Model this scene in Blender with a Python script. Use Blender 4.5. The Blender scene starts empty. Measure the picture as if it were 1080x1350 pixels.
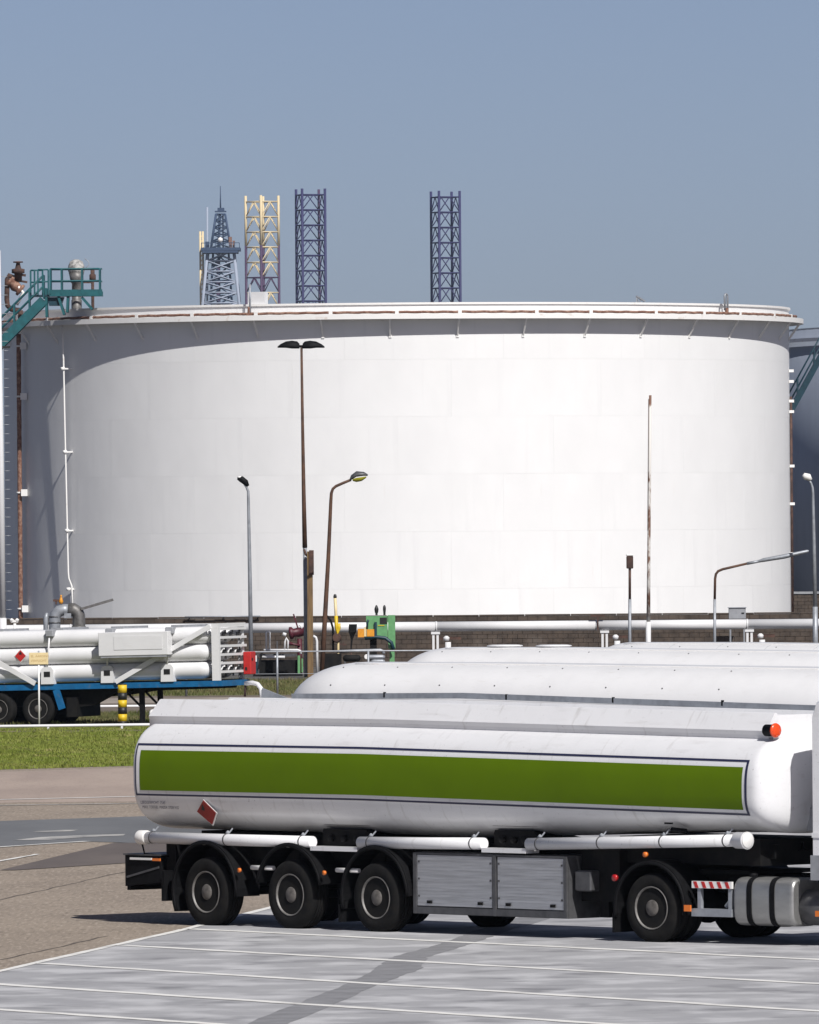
import bpy, math, random
from mathutils import Vector, Matrix
random.seed(7)
sc = bpy.context.scene
col = sc.collection
R = math.radians

# ------------------------------------------------------------------ camera
F = 13000.0            # focal length in pixels of the 1080 wide photograph (long telephoto)
EYE = 5.9
ROLL = 0.0078
PITCH = 25 / F
_r = Vector((math.cos(ROLL), 0, -math.sin(ROLL)))
_u = Vector((math.sin(ROLL), 0, math.cos(ROLL)))
_d = Vector((0, 1, 0))
CD = _d * math.cos(PITCH) + _u * math.sin(PITCH)
CU = _u * math.cos(PITCH) - _d * math.sin(PITCH)
cam_data = bpy.data.cameras.new('camera')
cam = bpy.data.objects.new('camera', cam_data)
col.objects.link(cam)
m = Matrix((_r, CU, -CD)).transposed().to_4x4()
m.translation = Vector((0, 0, EYE))
cam.matrix_world = m
cam_data.sensor_fit = 'HORIZONTAL'
cam_data.sensor_width = 36
cam_data.lens = F / 1080 * 36
cam_data.clip_start = 1.0
cam_data.clip_end = 30000
sc.camera = cam

# ------------------------------------------------------------------ world + sun
SUN_AZ, SUN_EL = R(24), R(45)
w = bpy.data.worlds.new('World')
sc.world = w
w.use_nodes = True
nt = w.node_tree
bg = nt.nodes['Background']
sky = nt.nodes.new('ShaderNodeTexSky')
sky.sky_type = 'NISHITA'
sky.sun_disc = False
sky.sun_elevation = SUN_EL
sky.sun_rotation = math.pi - SUN_AZ
sky.altitude = 0
sky.air_density = 0.4
sky.dust_density = 0.85
sky.ozone_density = 2.0
hs = nt.nodes.new('ShaderNodeMix'); hs.data_type = 'RGBA'; hs.blend_type = 'MULTIPLY'
hs.inputs[0].default_value = 1.0
hs.inputs[7].default_value = (1.09, 0.955, 0.915, 1)
nt.links.new(sky.outputs[0], hs.inputs[6])
nt.links.new(hs.outputs[2], bg.inputs[0])
bg.inputs[1].default_value = 0.080
sun_d = bpy.data.lights.new('sun', 'SUN')
sun_d.energy = 4.7
sun_d.angle = R(0.53)
sun_d.color = (1.0, 0.975, 0.94)
sun = bpy.data.objects.new('sun', sun_d)
col.objects.link(sun)
sd = Vector((math.sin(SUN_AZ) * math.cos(SUN_EL), -math.cos(SUN_AZ) * math.cos(SUN_EL), math.sin(SUN_EL)))
sun.rotation_euler = (-sd).to_track_quat('-Z', 'Y').to_euler()
sun.location = (60, -80, 120)
vs = sc.view_settings
vs.view_transform = 'Standard'; vs.look = 'None'; vs.exposure = 0.06; vs.gamma = 1.0; vs.use_curve_mapping = False

# ------------------------------------------------------------------ helpers
def at(px, py, depth):
    """world point seen at photograph pixel px,py at a distance of depth metres"""
    d = CD + _r * ((px - 540) / F) - CU * ((py - 675) / F)
    return Vector((0, 0, EYE)) + d * (depth / d.y)
def gx(px, depth):
    return at(px, 800, depth).x

def mat(name, c, rough=0.5, metal=0.0, var=0.0, scale=3.0, c2=None, bump=0.0, bscale=40.0, stretch=(1, 1, 1), spec=0.5, lo=0.4, hi=0.65, coat=0.0, detail=6):
    M = bpy.data.materials.new(name)
    M.use_nodes = True
    t = M.node_tree
    b = t.nodes['Principled BSDF']
    b.inputs['Roughness'].default_value = rough
    b.inputs['Metallic'].default_value = metal
    b.inputs['Specular IOR Level'].default_value = spec
    b.inputs['Coat Weight'].default_value = coat
    b.inputs['Base Color'].default_value = (*c, 1)
    if c2 is None and var:
        c2 = tuple(x * (1 - var) for x in c)
    if c2 is not None or bump:
        tc = t.nodes.new('ShaderNodeTexCoord')
        mp = t.nodes.new('ShaderNodeMapping')
        mp.inputs['Scale'].default_value = stretch
        t.links.new(tc.outputs['Object'], mp.inputs[0])
    if c2 is not None:
        n = t.nodes.new('ShaderNodeTexNoise')
        n.inputs['Scale'].default_value = scale
        n.inputs['Detail'].default_value = detail
        n.inputs['Roughness'].default_value = 0.62
        t.links.new(mp.outputs[0], n.inputs[0])
        r = t.nodes.new('ShaderNodeMapRange')
        r.inputs[1].default_value = lo; r.inputs[2].default_value = hi
        t.links.new(n.outputs[0], r.inputs[0])
        x = t.nodes.new('ShaderNodeMix'); x.data_type = 'RGBA'
        x.inputs[6].default_value = (*c, 1); x.inputs[7].default_value = (*c2, 1)
        t.links.new(r.outputs[0], x.inputs[0])
        t.links.new(x.outputs[2], b.inputs['Base Color'])
    if bump:
        n2 = t.nodes.new('ShaderNodeTexNoise')
        n2.inputs['Scale'].default_value = bscale
        n2.inputs['Detail'].default_value = 5
        t.links.new(mp.outputs[0], n2.inputs[0])
        bp = t.nodes.new('ShaderNodeBump')
        bp.inputs['Strength'].default_value = 1.0
        bp.inputs['Distance'].default_value = bump
        t.links.new(n2.outputs[0], bp.inputs['Height'])
        t.links.new(bp.outputs[0], b.inputs['Normal'])
    return M

def layer(M, c, scale, lo, hi, stretch=(1, 1, 1), off=(0, 0, 0), amount=1.0, detail=5):
    """one more noise-shaped stain layer over a material's base colour"""
    t = M.node_tree
    b = t.nodes['Principled BSDF']
    inp = b.inputs['Base Color']
    tc = t.nodes.new('ShaderNodeTexCoord'); mp = t.nodes.new('ShaderNodeMapping')
    mp.inputs['Scale'].default_value = stretch; mp.inputs['Location'].default_value = off
    t.links.new(tc.outputs['Object'], mp.inputs[0])
    n = t.nodes.new('ShaderNodeTexNoise'); n.inputs['Scale'].default_value = scale; n.inputs['Detail'].default_value = detail
    t.links.new(mp.outputs[0], n.inputs[0])
    r = t.nodes.new('ShaderNodeMapRange'); r.inputs[1].default_value = lo; r.inputs[2].default_value = hi; r.inputs[4].default_value = amount
    t.links.new(n.outputs[0], r.inputs[0])
    x = t.nodes.new('ShaderNodeMix'); x.data_type = 'RGBA'
    if inp.links:
        src = inp.links[0].from_socket
        t.links.new(src, x.inputs[6])
    else:
        x.inputs[6].default_value = inp.default_value
    x.inputs[7].default_value = (*c, 1)
    t.links.new(r.outputs[0], x.inputs[0])
    t.links.new(x.outputs[2], inp)
    return M

class MB:
    def __init__(s):
        s.v = []; s.f = []; s.sm = []
    def face(s, idx, smooth=False):
        s.f.append(idx); s.sm.append(smooth)
    def box(s, a, b, M=None):
        x0, y0, z0 = a; x1, y1, z1 = b
        n = len(s.v)
        P = [(x0,y0,z0),(x1,y0,z0),(x1,y1,z0),(x0,y1,z0),(x0,y0,z1),(x1,y0,z1),(x1,y1,z1),(x0,y1,z1)]
        if M: P = [tuple(M @ Vector(p)) for p in P]
        s.v += P
        for q in ((0,3,2,1),(4,5,6,7),(0,1,5,4),(1,2,6,5),(2,3,7,6),(3,0,4,7)):
            s.face(tuple(n + i for i in q))
        return s
    def cbox(s, a, b, c=0.02):
        """box with chamfered vertical and horizontal edges"""
        x0, y0, z0 = a; x1, y1, z1 = b
        ring = [(x0+c,y0),(x1-c,y0),(x1,y0+c),(x1,y1-c),(x1-c,y1),(x0+c,y1),(x0,y1-c),(x0,y0+c)]
        ringi = [(x0+2*c,y0+c),(x1-2*c,y0+c),(x1-c,y0+2*c),(x1-c,y1-2*c),(x1-2*c,y1-c),(x0+2*c,y1-c),(x0+c,y1-2*c),(x0+c,y0+2*c)]
        n = len(s.v)
        for rr, z in ((ringi,z0),(ring,z0+c),(ring,z1-c),(ringi,z1)):
            s.v += [(x,y,z) for x,y in rr]
        for k in range(3):
            for i in range(8):
                j = (i+1) % 8
                s.face((n+k*8+i, n+k*8+j, n+k*8+8+j, n+k*8+8+i))
        s.face(tuple(n+i for i in range(7,-1,-1))); s.face(tuple(n+24+i for i in range(8)))
        return s
    def bar(s, p, q, wd=0.05, ht=None):
        """rectangular bar between two points"""
        p = Vector(p); q = Vector(q); ht = ht or wd
        d = (q - p); L = d.length; d.normalize()
        up = Vector((0,0,1)) if abs(d.z) < 0.95 else Vector((1,0,0))
        x = d.cross(up).normalized(); y = x.cross(d)
        n = len(s.v)
        for e in (p, q):
            for a, b in ((-1,-1),(1,-1),(1,1),(-1,1)):
                s.v.append(tuple(e + x*(a*wd/2) + y*(b*ht/2)))
        for i in range(4):
            j = (i+1) % 4
            s.face((n+i, n+j, n+4+j, n+4+i))
        s.face((n+3,n+2,n+1,n)); s.face((n+4,n+5,n+6,n+7))
        return s
    def tube(s, pts, r, seg=8, cap=True, closed=False):
        pts = [Vector(p) for p in pts]
        rs = r if isinstance(r, (list, tuple)) else [r] * len(pts)
        n0 = len(s.v); N = len(pts); prev = None
        for i, p in enumerate(pts):
            a = pts[(i-1) % N] if (closed or i > 0) else p
            b = pts[(i+1) % N] if (closed or i < N-1) else p
            t = (b - a).normalized()
            if prev is None:
                up = Vector((0,0,1)) if abs(t.z) < 0.9 else Vector((1,0,0))
                x = t.cross(up).normalized()
            else:
                x = (prev - t * prev.dot(t)).normalized()
            prev = x; y = t.cross(x)
            for k in range(seg):
                an = 2 * math.pi * k / seg
                s.v.append(tuple(p + (x * math.cos(an) + y * math.sin(an)) * rs[i]))
        rng = N if closed else N - 1
        for i in range(rng):
            i2 = (i+1) % N
            for k in range(seg):
                k2 = (k+1) % seg
                s.face((n0+i*seg+k, n0+i*seg+k2, n0+i2*seg+k2, n0+i2*seg+k), True)
        if cap and not closed:
            s.face(tuple(n0+k for k in range(seg-1,-1,-1))); s.face(tuple(n0+(N-1)*seg+k for k in range(seg)))
        return s
    def lathe(s, prof, seg=24, o=(0,0,0), axis=(0,0,1), smooth=True, sharp=False):
        o = Vector(o); ax = Vector(axis).normalized()
        up = Vector((0,0,1)) if abs(ax.z) < 0.9 else Vector((1,0,0))
        x = ax.cross(up).normalized(); y = ax.cross(x)
        n = len(s.v)
        for r, h in prof:
            for k in range(seg):
                a = 2*math.pi*k/seg
                s.v.append(tuple(o + ax*h + (x*math.cos(a) + y*math.sin(a))*r))
        for i in range(len(prof)-1):
            for k in range(seg):
                k2 = (k+1) % seg
                s.face((n+i*seg+k, n+i*seg+k2, n+(i+1)*seg+k2, n+(i+1)*seg+k), smooth)
        if prof[0][0] > 1e-5: s.face(tuple(n+k for k in range(seg-1,-1,-1)))
        if prof[-1][0] > 1e-5: s.face(tuple(n+(len(prof)-1)*seg+k for k in range(seg)))
        return s
    def poly(s, pts, smooth=False):
        n = len(s.v); s.v += [tuple(p) for p in pts]; s.face(tuple(range(n, n+len(pts))), smooth); return s
    def prism(s, pts, vec):
        """extrude a planar outline by vec"""
        vec = Vector(vec); n = len(s.v); k = len(pts)
        s.v += [tuple(p) for p in pts] + [tuple(Vector(p)+vec) for p in pts]
        s.face(tuple(range(n, n+k))); s.face(tuple(range(n+2*k-1, n+k-1, -1)))
        for i in range(k):
            j = (i+1) % k
            s.face((n+j, n+i, n+k+i, n+k+j))
        return s
    def grid(s, rows, smooth=True, closed=False):
        n = len(s.v); k = len(rows[0])
        for r in rows: s.v += [tuple(p) for p in r]
        for i in range(len(rows)-1):
            for j in range(k if closed else k-1):
                j2 = (j+1) % k
                s.face((n+i*k+j, n+i*k+j2, n+(i+1)*k+j2, n+(i+1)*k+j), smooth)
        return s
    def mesh(s, name, fix=True):
        me = bpy.data.meshes.new(name)
        me.from_pydata(s.v, [], s.f)
        me.polygons.foreach_set('use_smooth', s.sm)
        if fix:
            import bmesh
            bm = bmesh.new(); bm.from_mesh(me)
            bmesh.ops.recalc_face_normals(bm, faces=bm.faces)
            bm.to_mesh(me); bm.free()
        me.update()
        return me
    def build(s, name, m_, parent=None, fix=True):
        return link(name, s.mesh(name, fix), m_, parent)

def link(name, me, m_=None, parent=None):
    o = bpy.data.objects.new(name, me)
    col.objects.link(o)
    if m_ is not None and not me.materials: me.materials.append(m_)
    if parent is not None: o.parent = parent
    return o
def tag(o, label=None, cat=None, group=None, kind=None):
    if label: o['label'] = label
    if cat: o['category'] = cat
    if group: o['group'] = group
    if kind: o['kind'] = kind
    return o
def thing(name, label, cat, loc=(0,0,0), rot=(0,0,0), group=None):
    o = bpy.data.objects.new(name, None)
    o.empty_display_size = 0.2
    col.objects.link(o)
    o.location = loc; o.rotation_euler = rot
    return tag(o, label, cat, group)
def copy_tree(o, parent=None):
    c = o.copy(); col.objects.link(c); c.parent = parent
    for ch in list(o.children): copy_tree(ch, c)
    return c
def text_mesh(name, body, size, M, m_, parent=None, depth=0.0):
    cu = bpy.data.curves.new(name, 'FONT'); cu.body = body; cu.size = size; cu.extrude = depth
    cu.resolution_u = 2
    t = bpy.data.objects.new(name + '_tmp', cu); col.objects.link(t)
    me = bpy.data.meshes.new_from_object(t.evaluated_get(bpy.context.evaluated_depsgraph_get()))
    bpy.data.objects.remove(t); bpy.data.curves.remove(cu)
    me.transform(M); me.materials.clear()
    return link(name, me, m_, parent)

# ------------------------------------------------------------------ materials
WHITE = mat('white_paint', (0.68, 0.68, 0.685), 0.42, var=0.07, scale=1.3, coat=0.15, lo=0.45, hi=0.75)
layer(WHITE, (0.50, 0.48, 0.45), 7, 0.62, 0.80, (0.5, 1, 3), amount=0.35)
TRAILER = mat('trailer_white_paint', (0.74, 0.74, 0.75), 0.36, var=0.05, scale=0.9, coat=0.25, lo=0.45, hi=0.75, bump=0.010, bscale=1.1)
layer(TRAILER, (0.42, 0.40, 0.38), 5, 0.58, 0.82, (0.35, 1, 2.2), amount=0.35)
layer(TRAILER, (0.36, 0.34, 0.31), 4.5, 0.60, 0.76, (2.2, 0.6, 0.35), (3, 1, 2), amount=0.35, detail=7)
layer(TRAILER, (0.12, 0.11, 0.10), 26, 0.70, 0.78, (1, 1, 0.7), (1, 5, 2), amount=0.5, detail=2)
TANKW = mat('tank_white_paint', (0.78, 0.78, 0.775), 0.6, var=0.05, scale=0.35, spec=0.3, lo=0.35, hi=0.7, bump=0.10, bscale=0.10, stretch=(1, 1, 0.6))
layer(TANKW, (0.66, 0.66, 0.66), 1.6, 0.58, 0.80, (1.0, 1.0, 0.05), amount=0.5)
layer(TANKW, (0.62, 0.57, 0.52), 3.2, 0.70, 0.85, (1.0, 1.0, 0.10), (3, 7, 1), amount=0.5)
RIMW = mat('tank_rim_paint', (0.78, 0.77, 0.75), 0.6, spec=0.3)
layer(RIMW, (0.40, 0.27, 0.18), 2.0, 0.62, 0.80, (1, 1, 1.5), amount=0.55)
RUST = mat('rusty_pipe', (0.16, 0.075, 0.05), 0.85, c2=(0.30, 0.18, 0.13), scale=4, lo=0.45, hi=0.6)
RUSTDK = mat('dark_rusted_steel', (0.045, 0.024, 0.019), 0.8, c2=(0.10, 0.05, 0.035), scale=3)
RUSTW = mat('flaking_white_pipe', (0.62, 0.60, 0.57), 0.7, c2=(0.17, 0.09, 0.06), scale=1.5, lo=0.48, hi=0.56, stretch=(1, 1, 0.5))
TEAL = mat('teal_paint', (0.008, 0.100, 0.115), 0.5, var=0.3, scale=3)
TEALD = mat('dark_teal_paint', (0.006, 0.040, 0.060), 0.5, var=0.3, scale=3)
GALV = mat('galvanised_steel', (0.34, 0.36, 0.39), 0.5, 0.35, var=0.25, scale=5)
GREYPT = mat('grey_paint', (0.30, 0.31, 0.33), 0.55, var=0.2, scale=4)
BLACK = mat('black_plastic', (0.008, 0.008, 0.009), 0.6, var=0.3, scale=8, spec=0.10)
CHASSIS = mat('black_chassis_paint', (0.007, 0.007, 0.008), 0.7, c2=(0.014, 0.013, 0.012), scale=4, spec=0.15)
RUBBER = mat('tyre_rubber', (0.009, 0.009, 0.0095), 0.85, c2=(0.015, 0.014, 0.013), scale=6, spec=0.15)
GRIME = mat('grimy_grey_paint', (0.24, 0.235, 0.225), 0.7, c2=(0.08, 0.075, 0.07), scale=3)
RIM = mat('steel_rim', (0.19, 0.184, 0.175), 0.5, 0.1, c2=(0.10, 0.092, 0.085), scale=7, lo=0.42, hi=0.7)
HUB = mat('dirty_hub', (0.13, 0.12, 0.11), 0.7, 0.1, c2=(0.05, 0.046, 0.042), scale=9)
ALU = mat('brushed_aluminium', (0.60, 0.61, 0.63), 0.38, 0.75, var=0.25, scale=2.5, stretch=(0.4, 1, 8))
ALU2 = mat('fuel_tank_aluminium', (0.40, 0.40, 0.39), 0.38, 0.7, var=0.2, scale=6, stretch=(0.3, 1, 1))
STEELDK = mat('dull_steel', (0.11, 0.11, 0.115), 0.5, 0.4, var=0.3, scale=6)
GREEN = mat('green_vinyl', (0.105, 0.180, 0.001), 0.55, var=0.10, scale=1.2, spec=0.15)
NAVY = mat('navy_line', (0.02, 0.022, 0.06), 0.4)
REDS = mat('hazard_red', (0.48, 0.022, 0.02), 0.45, var=0.15, scale=8)
REDD = mat('faded_hazard_red', (0.25, 0.014, 0.013), 0.45, var=0.2, scale=8)
WHITEV = mat('white_vinyl', (0.75, 0.74, 0.72), 0.45)
ORANGE = mat('orange_lens', (0.75, 0.07, 0.01), 0.25, coat=0.5)
AMBER = mat('amber_lens', (0.70, 0.17, 0.02), 0.25, coat=0.5)
REDL = mat('red_lens', (0.40, 0.01, 0.01), 0.25, coat=0.5)
BLUE = mat('blue_deck_paint', (0.004, 0.120, 0.300), 0.45, var=0.3, scale=4)
layer(BLUE, (0.10, 0.12, 0.14), 6, 0.62, 0.75, amount=0.6)
YELLOW = mat('yellow_paint', (0.70, 0.48, 0.015), 0.5, var=0.25, scale=8)
BLACKP = mat('black_paint', (0.012, 0.012, 0.012), 0.5)
SIGNY = mat('pale_yellow_sign', (0.72, 0.58, 0.32), 0.5, var=0.1, scale=6)
SIGNT = mat('sign_lettering', (0.42, 0.27, 0.10), 0.6)
WOOD = mat('weathered_wood', (0.20, 0.125, 0.055), 0.85, c2=(0.11, 0.07, 0.035), scale=3, stretch=(6, 6, 0.4))
BROWNP = mat('brown_rusted_pole', (0.105, 0.050, 0.028), 0.75, c2=(0.055, 0.028, 0.018), scale=3)
LENS = mat('yellowed_lamp_glass', (0.42, 0.40, 0.03), 0.25, coat=0.3)
GREENM = mat('green_machine_paint', (0.13, 0.33, 0.14), 0.45, var=0.2, scale=5)
ORANGEP = mat('orange_machine_paint', (0.72, 0.30, 0.02), 0.5, var=0.2, scale=6)
MAROON = mat('maroon_valve_paint', (0.085, 0.012, 0.022), 0.5, var=0.3, scale=8)
INSUL = mat('grey_insulation_jacket', (0.17, 0.165, 0.16), 0.5, 0.3, c2=(0.09, 0.085, 0.08), scale=4)
BLOCK = mat('brown_block', (0.080, 0.060, 0.046), 0.92, c2=(0.050, 0.038, 0.030), scale=1.8, lo=0.4, hi=0.6)
layer(BLOCK, (0.16, 0.135, 0.115), 0.6, 0.55, 0.72, amount=0.5)
MORTAR = mat('dark_mortar', (0.050, 0.040, 0.032), 0.95)
CREAMLEG = mat('cream_leg_paint', (0.66, 0.54, 0.33), 0.7)
DARKLEG = mat('dark_blue_leg_paint', (0.020, 0.018, 0.085), 0.7)
PURPLELEG = mat('dull_purple_leg_paint', (0.060, 0.030, 0.075), 0.7)
DERR = mat('derrick_grey_paint', (0.30, 0.34, 0.42), 0.7)
DERRB = mat('derrick_blue_paint', (0.03, 0.055, 0.11), 0.7)
SOIL = mat('grassy_soil', (0.11, 0.125, 0.035), 0.95, c2=(0.17, 0.14, 0.07), scale=0.6, stretch=(1, 0.35, 1))
# grass blades: colour by blade position
GRASS = mat('grass_blades', (0.140, 0.182, 0.026), 0.7, c2=(0.205, 0.225, 0.050), scale=0.7, stretch=(1, 0.5, 1), spec=0.2, lo=0.38, hi=0.62)
layer(GRASS, (0.36, 0.30, 0.14), 1.4, 0.60, 0.72, (1, 0.4, 1), (5, 2, 0), amount=0.7)
GRASSD = mat('dry_grass_blades', (0.085, 0.105, 0.030), 0.8, c2=(0.155, 0.125, 0.065), scale=0.5, stretch=(1, 0.4, 1), spec=0.2)
GROUND = mat('gravel_ground', (0.10, 0.094, 0.088), 0.95, c2=(0.07, 0.066, 0.062), scale=0.5)
TAN = mat('tan_asphalt', (0.285, 0.238, 0.192), 0.9, c2=(0.240, 0.200, 0.162), scale=0.6, stretch=(1, 0.5, 1), spec=0.25, bump=0.006, bscale=60)
layer(TAN, (0.42, 0.36, 0.30), 16, 0.50, 0.72, (1, 0.10, 1), amount=0.6, detail=3)
layer(TAN, (0.13, 0.105, 0.085), 14, 0.54, 0.74, (1, 0.10, 1), (4, 1, 0), amount=0.6, detail=3)
PINK = mat('pinkish_asphalt', (0.37, 0.30, 0.255), 0.9, c2=(0.31, 0.25, 0.215), scale=0.5, stretch=(1, 0.2, 1), spec=0.25)
layer(PINK, (0.17, 0.14, 0.12), 14, 0.58, 0.75, (1, 0.2, 1), amount=0.5, detail=2)
DARKA = mat('grey_asphalt', (0.150, 0.155, 0.162), 0.9, c2=(0.120, 0.124, 0.132), scale=0.5, stretch=(1, 0.25, 1), spec=0.25)
DARKB = mat('dark_brown_asphalt', (0.135, 0.115, 0.105), 0.9, c2=(0.105, 0.09, 0.085), scale=0.5, stretch=(1, 0.25, 1), spec=0.25)
SLAB = mat('pale_worn_slab', (0.345, 0.345, 0.355), 0.8, c2=(0.31, 0.31, 0.322), scale=0.55, spec=0.25, stretch=(1, 0.8, 1), bump=0.004, bscale=50)
LINE = mat('road_line_paint', (0.72, 0.71, 0.68), 0.7, c2=(0.50, 0.49, 0.47), scale=1.2, lo=0.5, hi=0.7, spec=0.2)
LINEW = mat('worn_line_paint', (0.42, 0.41, 0.39), 0.8, c2=(0.20, 0.20, 0.20), scale=1.2, stretch=(1, 0.4, 1), lo=0.45, hi=0.65, spec=0.2)
TAR = mat('tar_seal', (0.095, 0.078, 0.064), 0.8)
TARS = mat('dark_repair_strip', (0.23, 0.23, 0.24), 0.85, c2=(0.17, 0.17, 0.177), scale=2.0)
DIRT = mat('bare_dirt', (0.11, 0.085, 0.065), 0.95, c2=(0.16, 0.13, 0.10), scale=0.5, stretch=(1, 0.3, 1))
PATH = mat('pale_path', (0.30, 0.26, 0.22), 0.95, c2=(0.2, 0.17, 0.14), scale=0.5, stretch=(1, 0.3, 1))

# ------------------------------------------------------------------ ground and roads
def sheet(name, pts, z, m_, cut=None):
    mb = MB(); mb.poly([(x, y, z) for x, y in pts])
    o = mb.build(name, m_, fix=False)
    if o.data.polygons[0].normal.z < 0: o.data.flip_normals()
    return tag(o, kind='structure')
def strip(name, a, b, wd, z, m_, wob=0.0, n=24):
    """painted or poured strip on the ground, slightly uneven along its edges"""
    a = Vector((*a, 0)); b = Vector((*b, 0)); d = (b - a).normalized(); s = Vector((-d.y, d.x, 0))
    rows = []
    for i in range(n + 1):
        p = a.lerp(b, i / n)
        w1 = wd/2 * (1 + random.uniform(-wob, wob)); w2 = wd/2 * (1 + random.uniform(-wob, wob))
        off = s * random.uniform(-wob, wob) * wd * 0.5
        rows.append([p + off + s*w1 + Vector((0,0,z)), p + off - s*w2 + Vector((0,0,z))])
    mb = MB().grid(rows, False)
    o = mb.build(name, m_, fix=False)
    if o.data.polygons[0].normal.z < 0: o.data.flip_normals()
    return tag(o, kind='structure')
sheet('ground', [(-6000,-800),(6000,-800),(6000,12000),(-6000,12000)], 0, GROUND)
def gline(y, slope): return lambda x: y + slope * (x + 8)
# tan forecourt up to the grass
sheet('forecourt', [(-80,60),(80,60),(80,330),(-7.06+0.9*18,249.73+18),(-80,184)], 0.003, TAN)
sheet('cross_road', [(-60,182.0),(-8.5,218.67-4.0+1.9),(-6.2,216.4),(40,244),(40,280),(-4,250.2),(-60,200)], 0.006, PINK)
sheet('lane', [(-45,150),(-8.46,202.51),(-5.72,204.99),(10,219),(10,206),(-5.3,187.5),(-6.21,188.62),(-7.76,185.6),(-30,142)], 0.009, DARKA)
sheet('resurfaced_wedge', [(-7.23,172.85),(-6.4,180.7),(-5.67,187.57),(-5.3,187.47),(2,196),(4,184),(-4.98,176.27),(-6.96,172.79)], 0.012, DARKB)
strip('road_line', (-20,212.3),(2,225.2), 0.30, 0.015, LINE, 0.3)
strip('road_line', (-20,211.3),(2,216.8), 0.30, 0.015, LINEW, 0.3)
strip('road_line', (-20,161.7),(-6.21,188.62), 0.16, 0.015, LINE, 0.3)
strip('road_line', (-9.0,167.3),(-6.88,181.27), 0.10, 0.015, LINE, 0.3)
def patch(name, pts, m_, z=0.015):
    return sheet(name, pts, z, m_)
patch('lane_marking', [(-7.5,195.0),(-6.9,195.9),(-6.62,195.9),(-6.75,195.0),(-7.2,194.6)], LINEW)
patch('lane_marking', [(-7.66,189.6),(-7.2,191.4),(-6.4,192.4),(-5.6,192.9),(-5.62,192.0),(-6.3,191.2),(-7.0,189.6)], LINEW)
def crack(pts, wd):
    pts2 = []
    for i in range(len(pts)-1):
        for k in range(14):
            t = k/14
            pts2.append((pts[i][0]*(1-t)+pts[i+1][0]*t + random.uniform(-.03,.03), pts[i][1]*(1-t)+pts[i+1][1]*t + random.uniform(-.15,.15)))
    pts2.append(pts[-1])
    rows = [[(x-wd*random.uniform(.3,.6), y, 0.006),(x+wd*random.uniform(.3,.6), y, 0.006)] for x, y in pts2]
    o = MB().grid(rows, False).build('tar_seam', TAR, fix=False)
    if o.data.polygons[0].normal.z < 0: o.data.flip_normals()
    tag(o, kind='structure')
crack([(-9.5,137.0),(-6.65,158.89),(-5.05,171.21),(-4.2,177.0)], 0.05)
crack([(-9.2,115.0),(-5.72,136.54),(-4.48,144.22)], 0.05)
# pale slab the tankers stand on
E0 = (-12.4,90.4); E1 = (-5.56,132.76); E2 = (-3.39,146.2); E3 = (-2.27,154.49); E4 = (13.0,262.0)
sheet('parking_slab', [E0,E1,E2,E3,E4,(120,262),(120,60),(-17.3,60)], 0.015, SLAB)
# wear of the slab: dark scuffs along the bays
layer(SLAB, (0.17, 0.17, 0.18), 1.0, 0.52, 0.72, (0.8, 0.7, 1), (2, 1, 0), amount=0.85, detail=10)
layer(SLAB, (0.53, 0.53, 0.54), 1.2, 0.47, 0.64, (0.8, 0.6, 1), (9, 4, 0), amount=0.7, detail=10)
layer(SLAB, (0.10, 0.10, 0.105), 2.0, 0.64, 0.76, (0.5, 1.0, 1), (1, 8, 0), amount=0.7, detail=8)
strip('slab_edge_line', E0, E2, 0.14, 0.021, LINE, 0.15, 60)
strip('slab_edge_line', E2, E4, 0.14, 0.021, LINE, 0.15, 60)
def ext(a, b, t0, t1):
    return (a[0]+(b[0]-a[0])*t0, a[1]+(b[1]-a[1])*t0), (a[0]+(b[0]-a[0])*t1, a[1]+(b[1]-a[1])*t1)
for a, b in (((-3.30,146.35),(5.53,134.29)), ((-4.16,140.75),(5.24,127.17)), ((-5.09,135.01),(4.94,120.01)), ((-6.1,129.9),(2.03,117.69)), ((-6.9,124.6),(-2.68,118.43))):
    p, q = ext(a, b, 0, 2.2)
    strip('bay_line', p, q, 0.24, 0.021, LINE, 0.18, 60)
rows = []
tarp = [(-3.2,100.0,.55),(-1.71,118.3,.5),(-0.66,128.0,.44),(-0.2,132.5,.62),(-0.05,136.0,.5),(0.55,140.0,.45),(1.05,144.0,.5),(2.2,152,.5)]
for i in range(len(tarp)-1):
    for k in range(10):
        t = k/10; a, b = tarp[i], tarp[i+1]
        x = a[0]*(1-t)+b[0]*t; y = a[1]*(1-t)+b[1]*t; wd = a[2]*(1-t)+b[2]*t
        rows.append([(x-wd/2+random.uniform(-.03,.03), y, 0.018),(x+wd/2+random.uniform(-.03,.03), y, 0.018)])
o = MB().grid(rows, False).build('repair_strip', TARS, fix=False)
if o.data.polygons[0].normal.z < 0: o.data.flip_normals()
tag(o, kind='structure')
# verge, path and the strip in front of the bund wall
sheet('verge', [(-80,184),(-10.3,246.81),(-7.06,249.73),(0,256.2),(60,330),(60,322),(-80,322)], 0.006, SOIL)
sheet('dirt_track', [(-80,322),(60,322),(60,356),(-80,356)], 0.010, DIRT)
sheet('path', [(-80,341),(60,341),(60,352),(-80,352)], 0.014, PATH)
sheet('far_verge', [(-80,356),(60,356),(60,392),(-80,392)], 0.010, SOIL)

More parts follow.
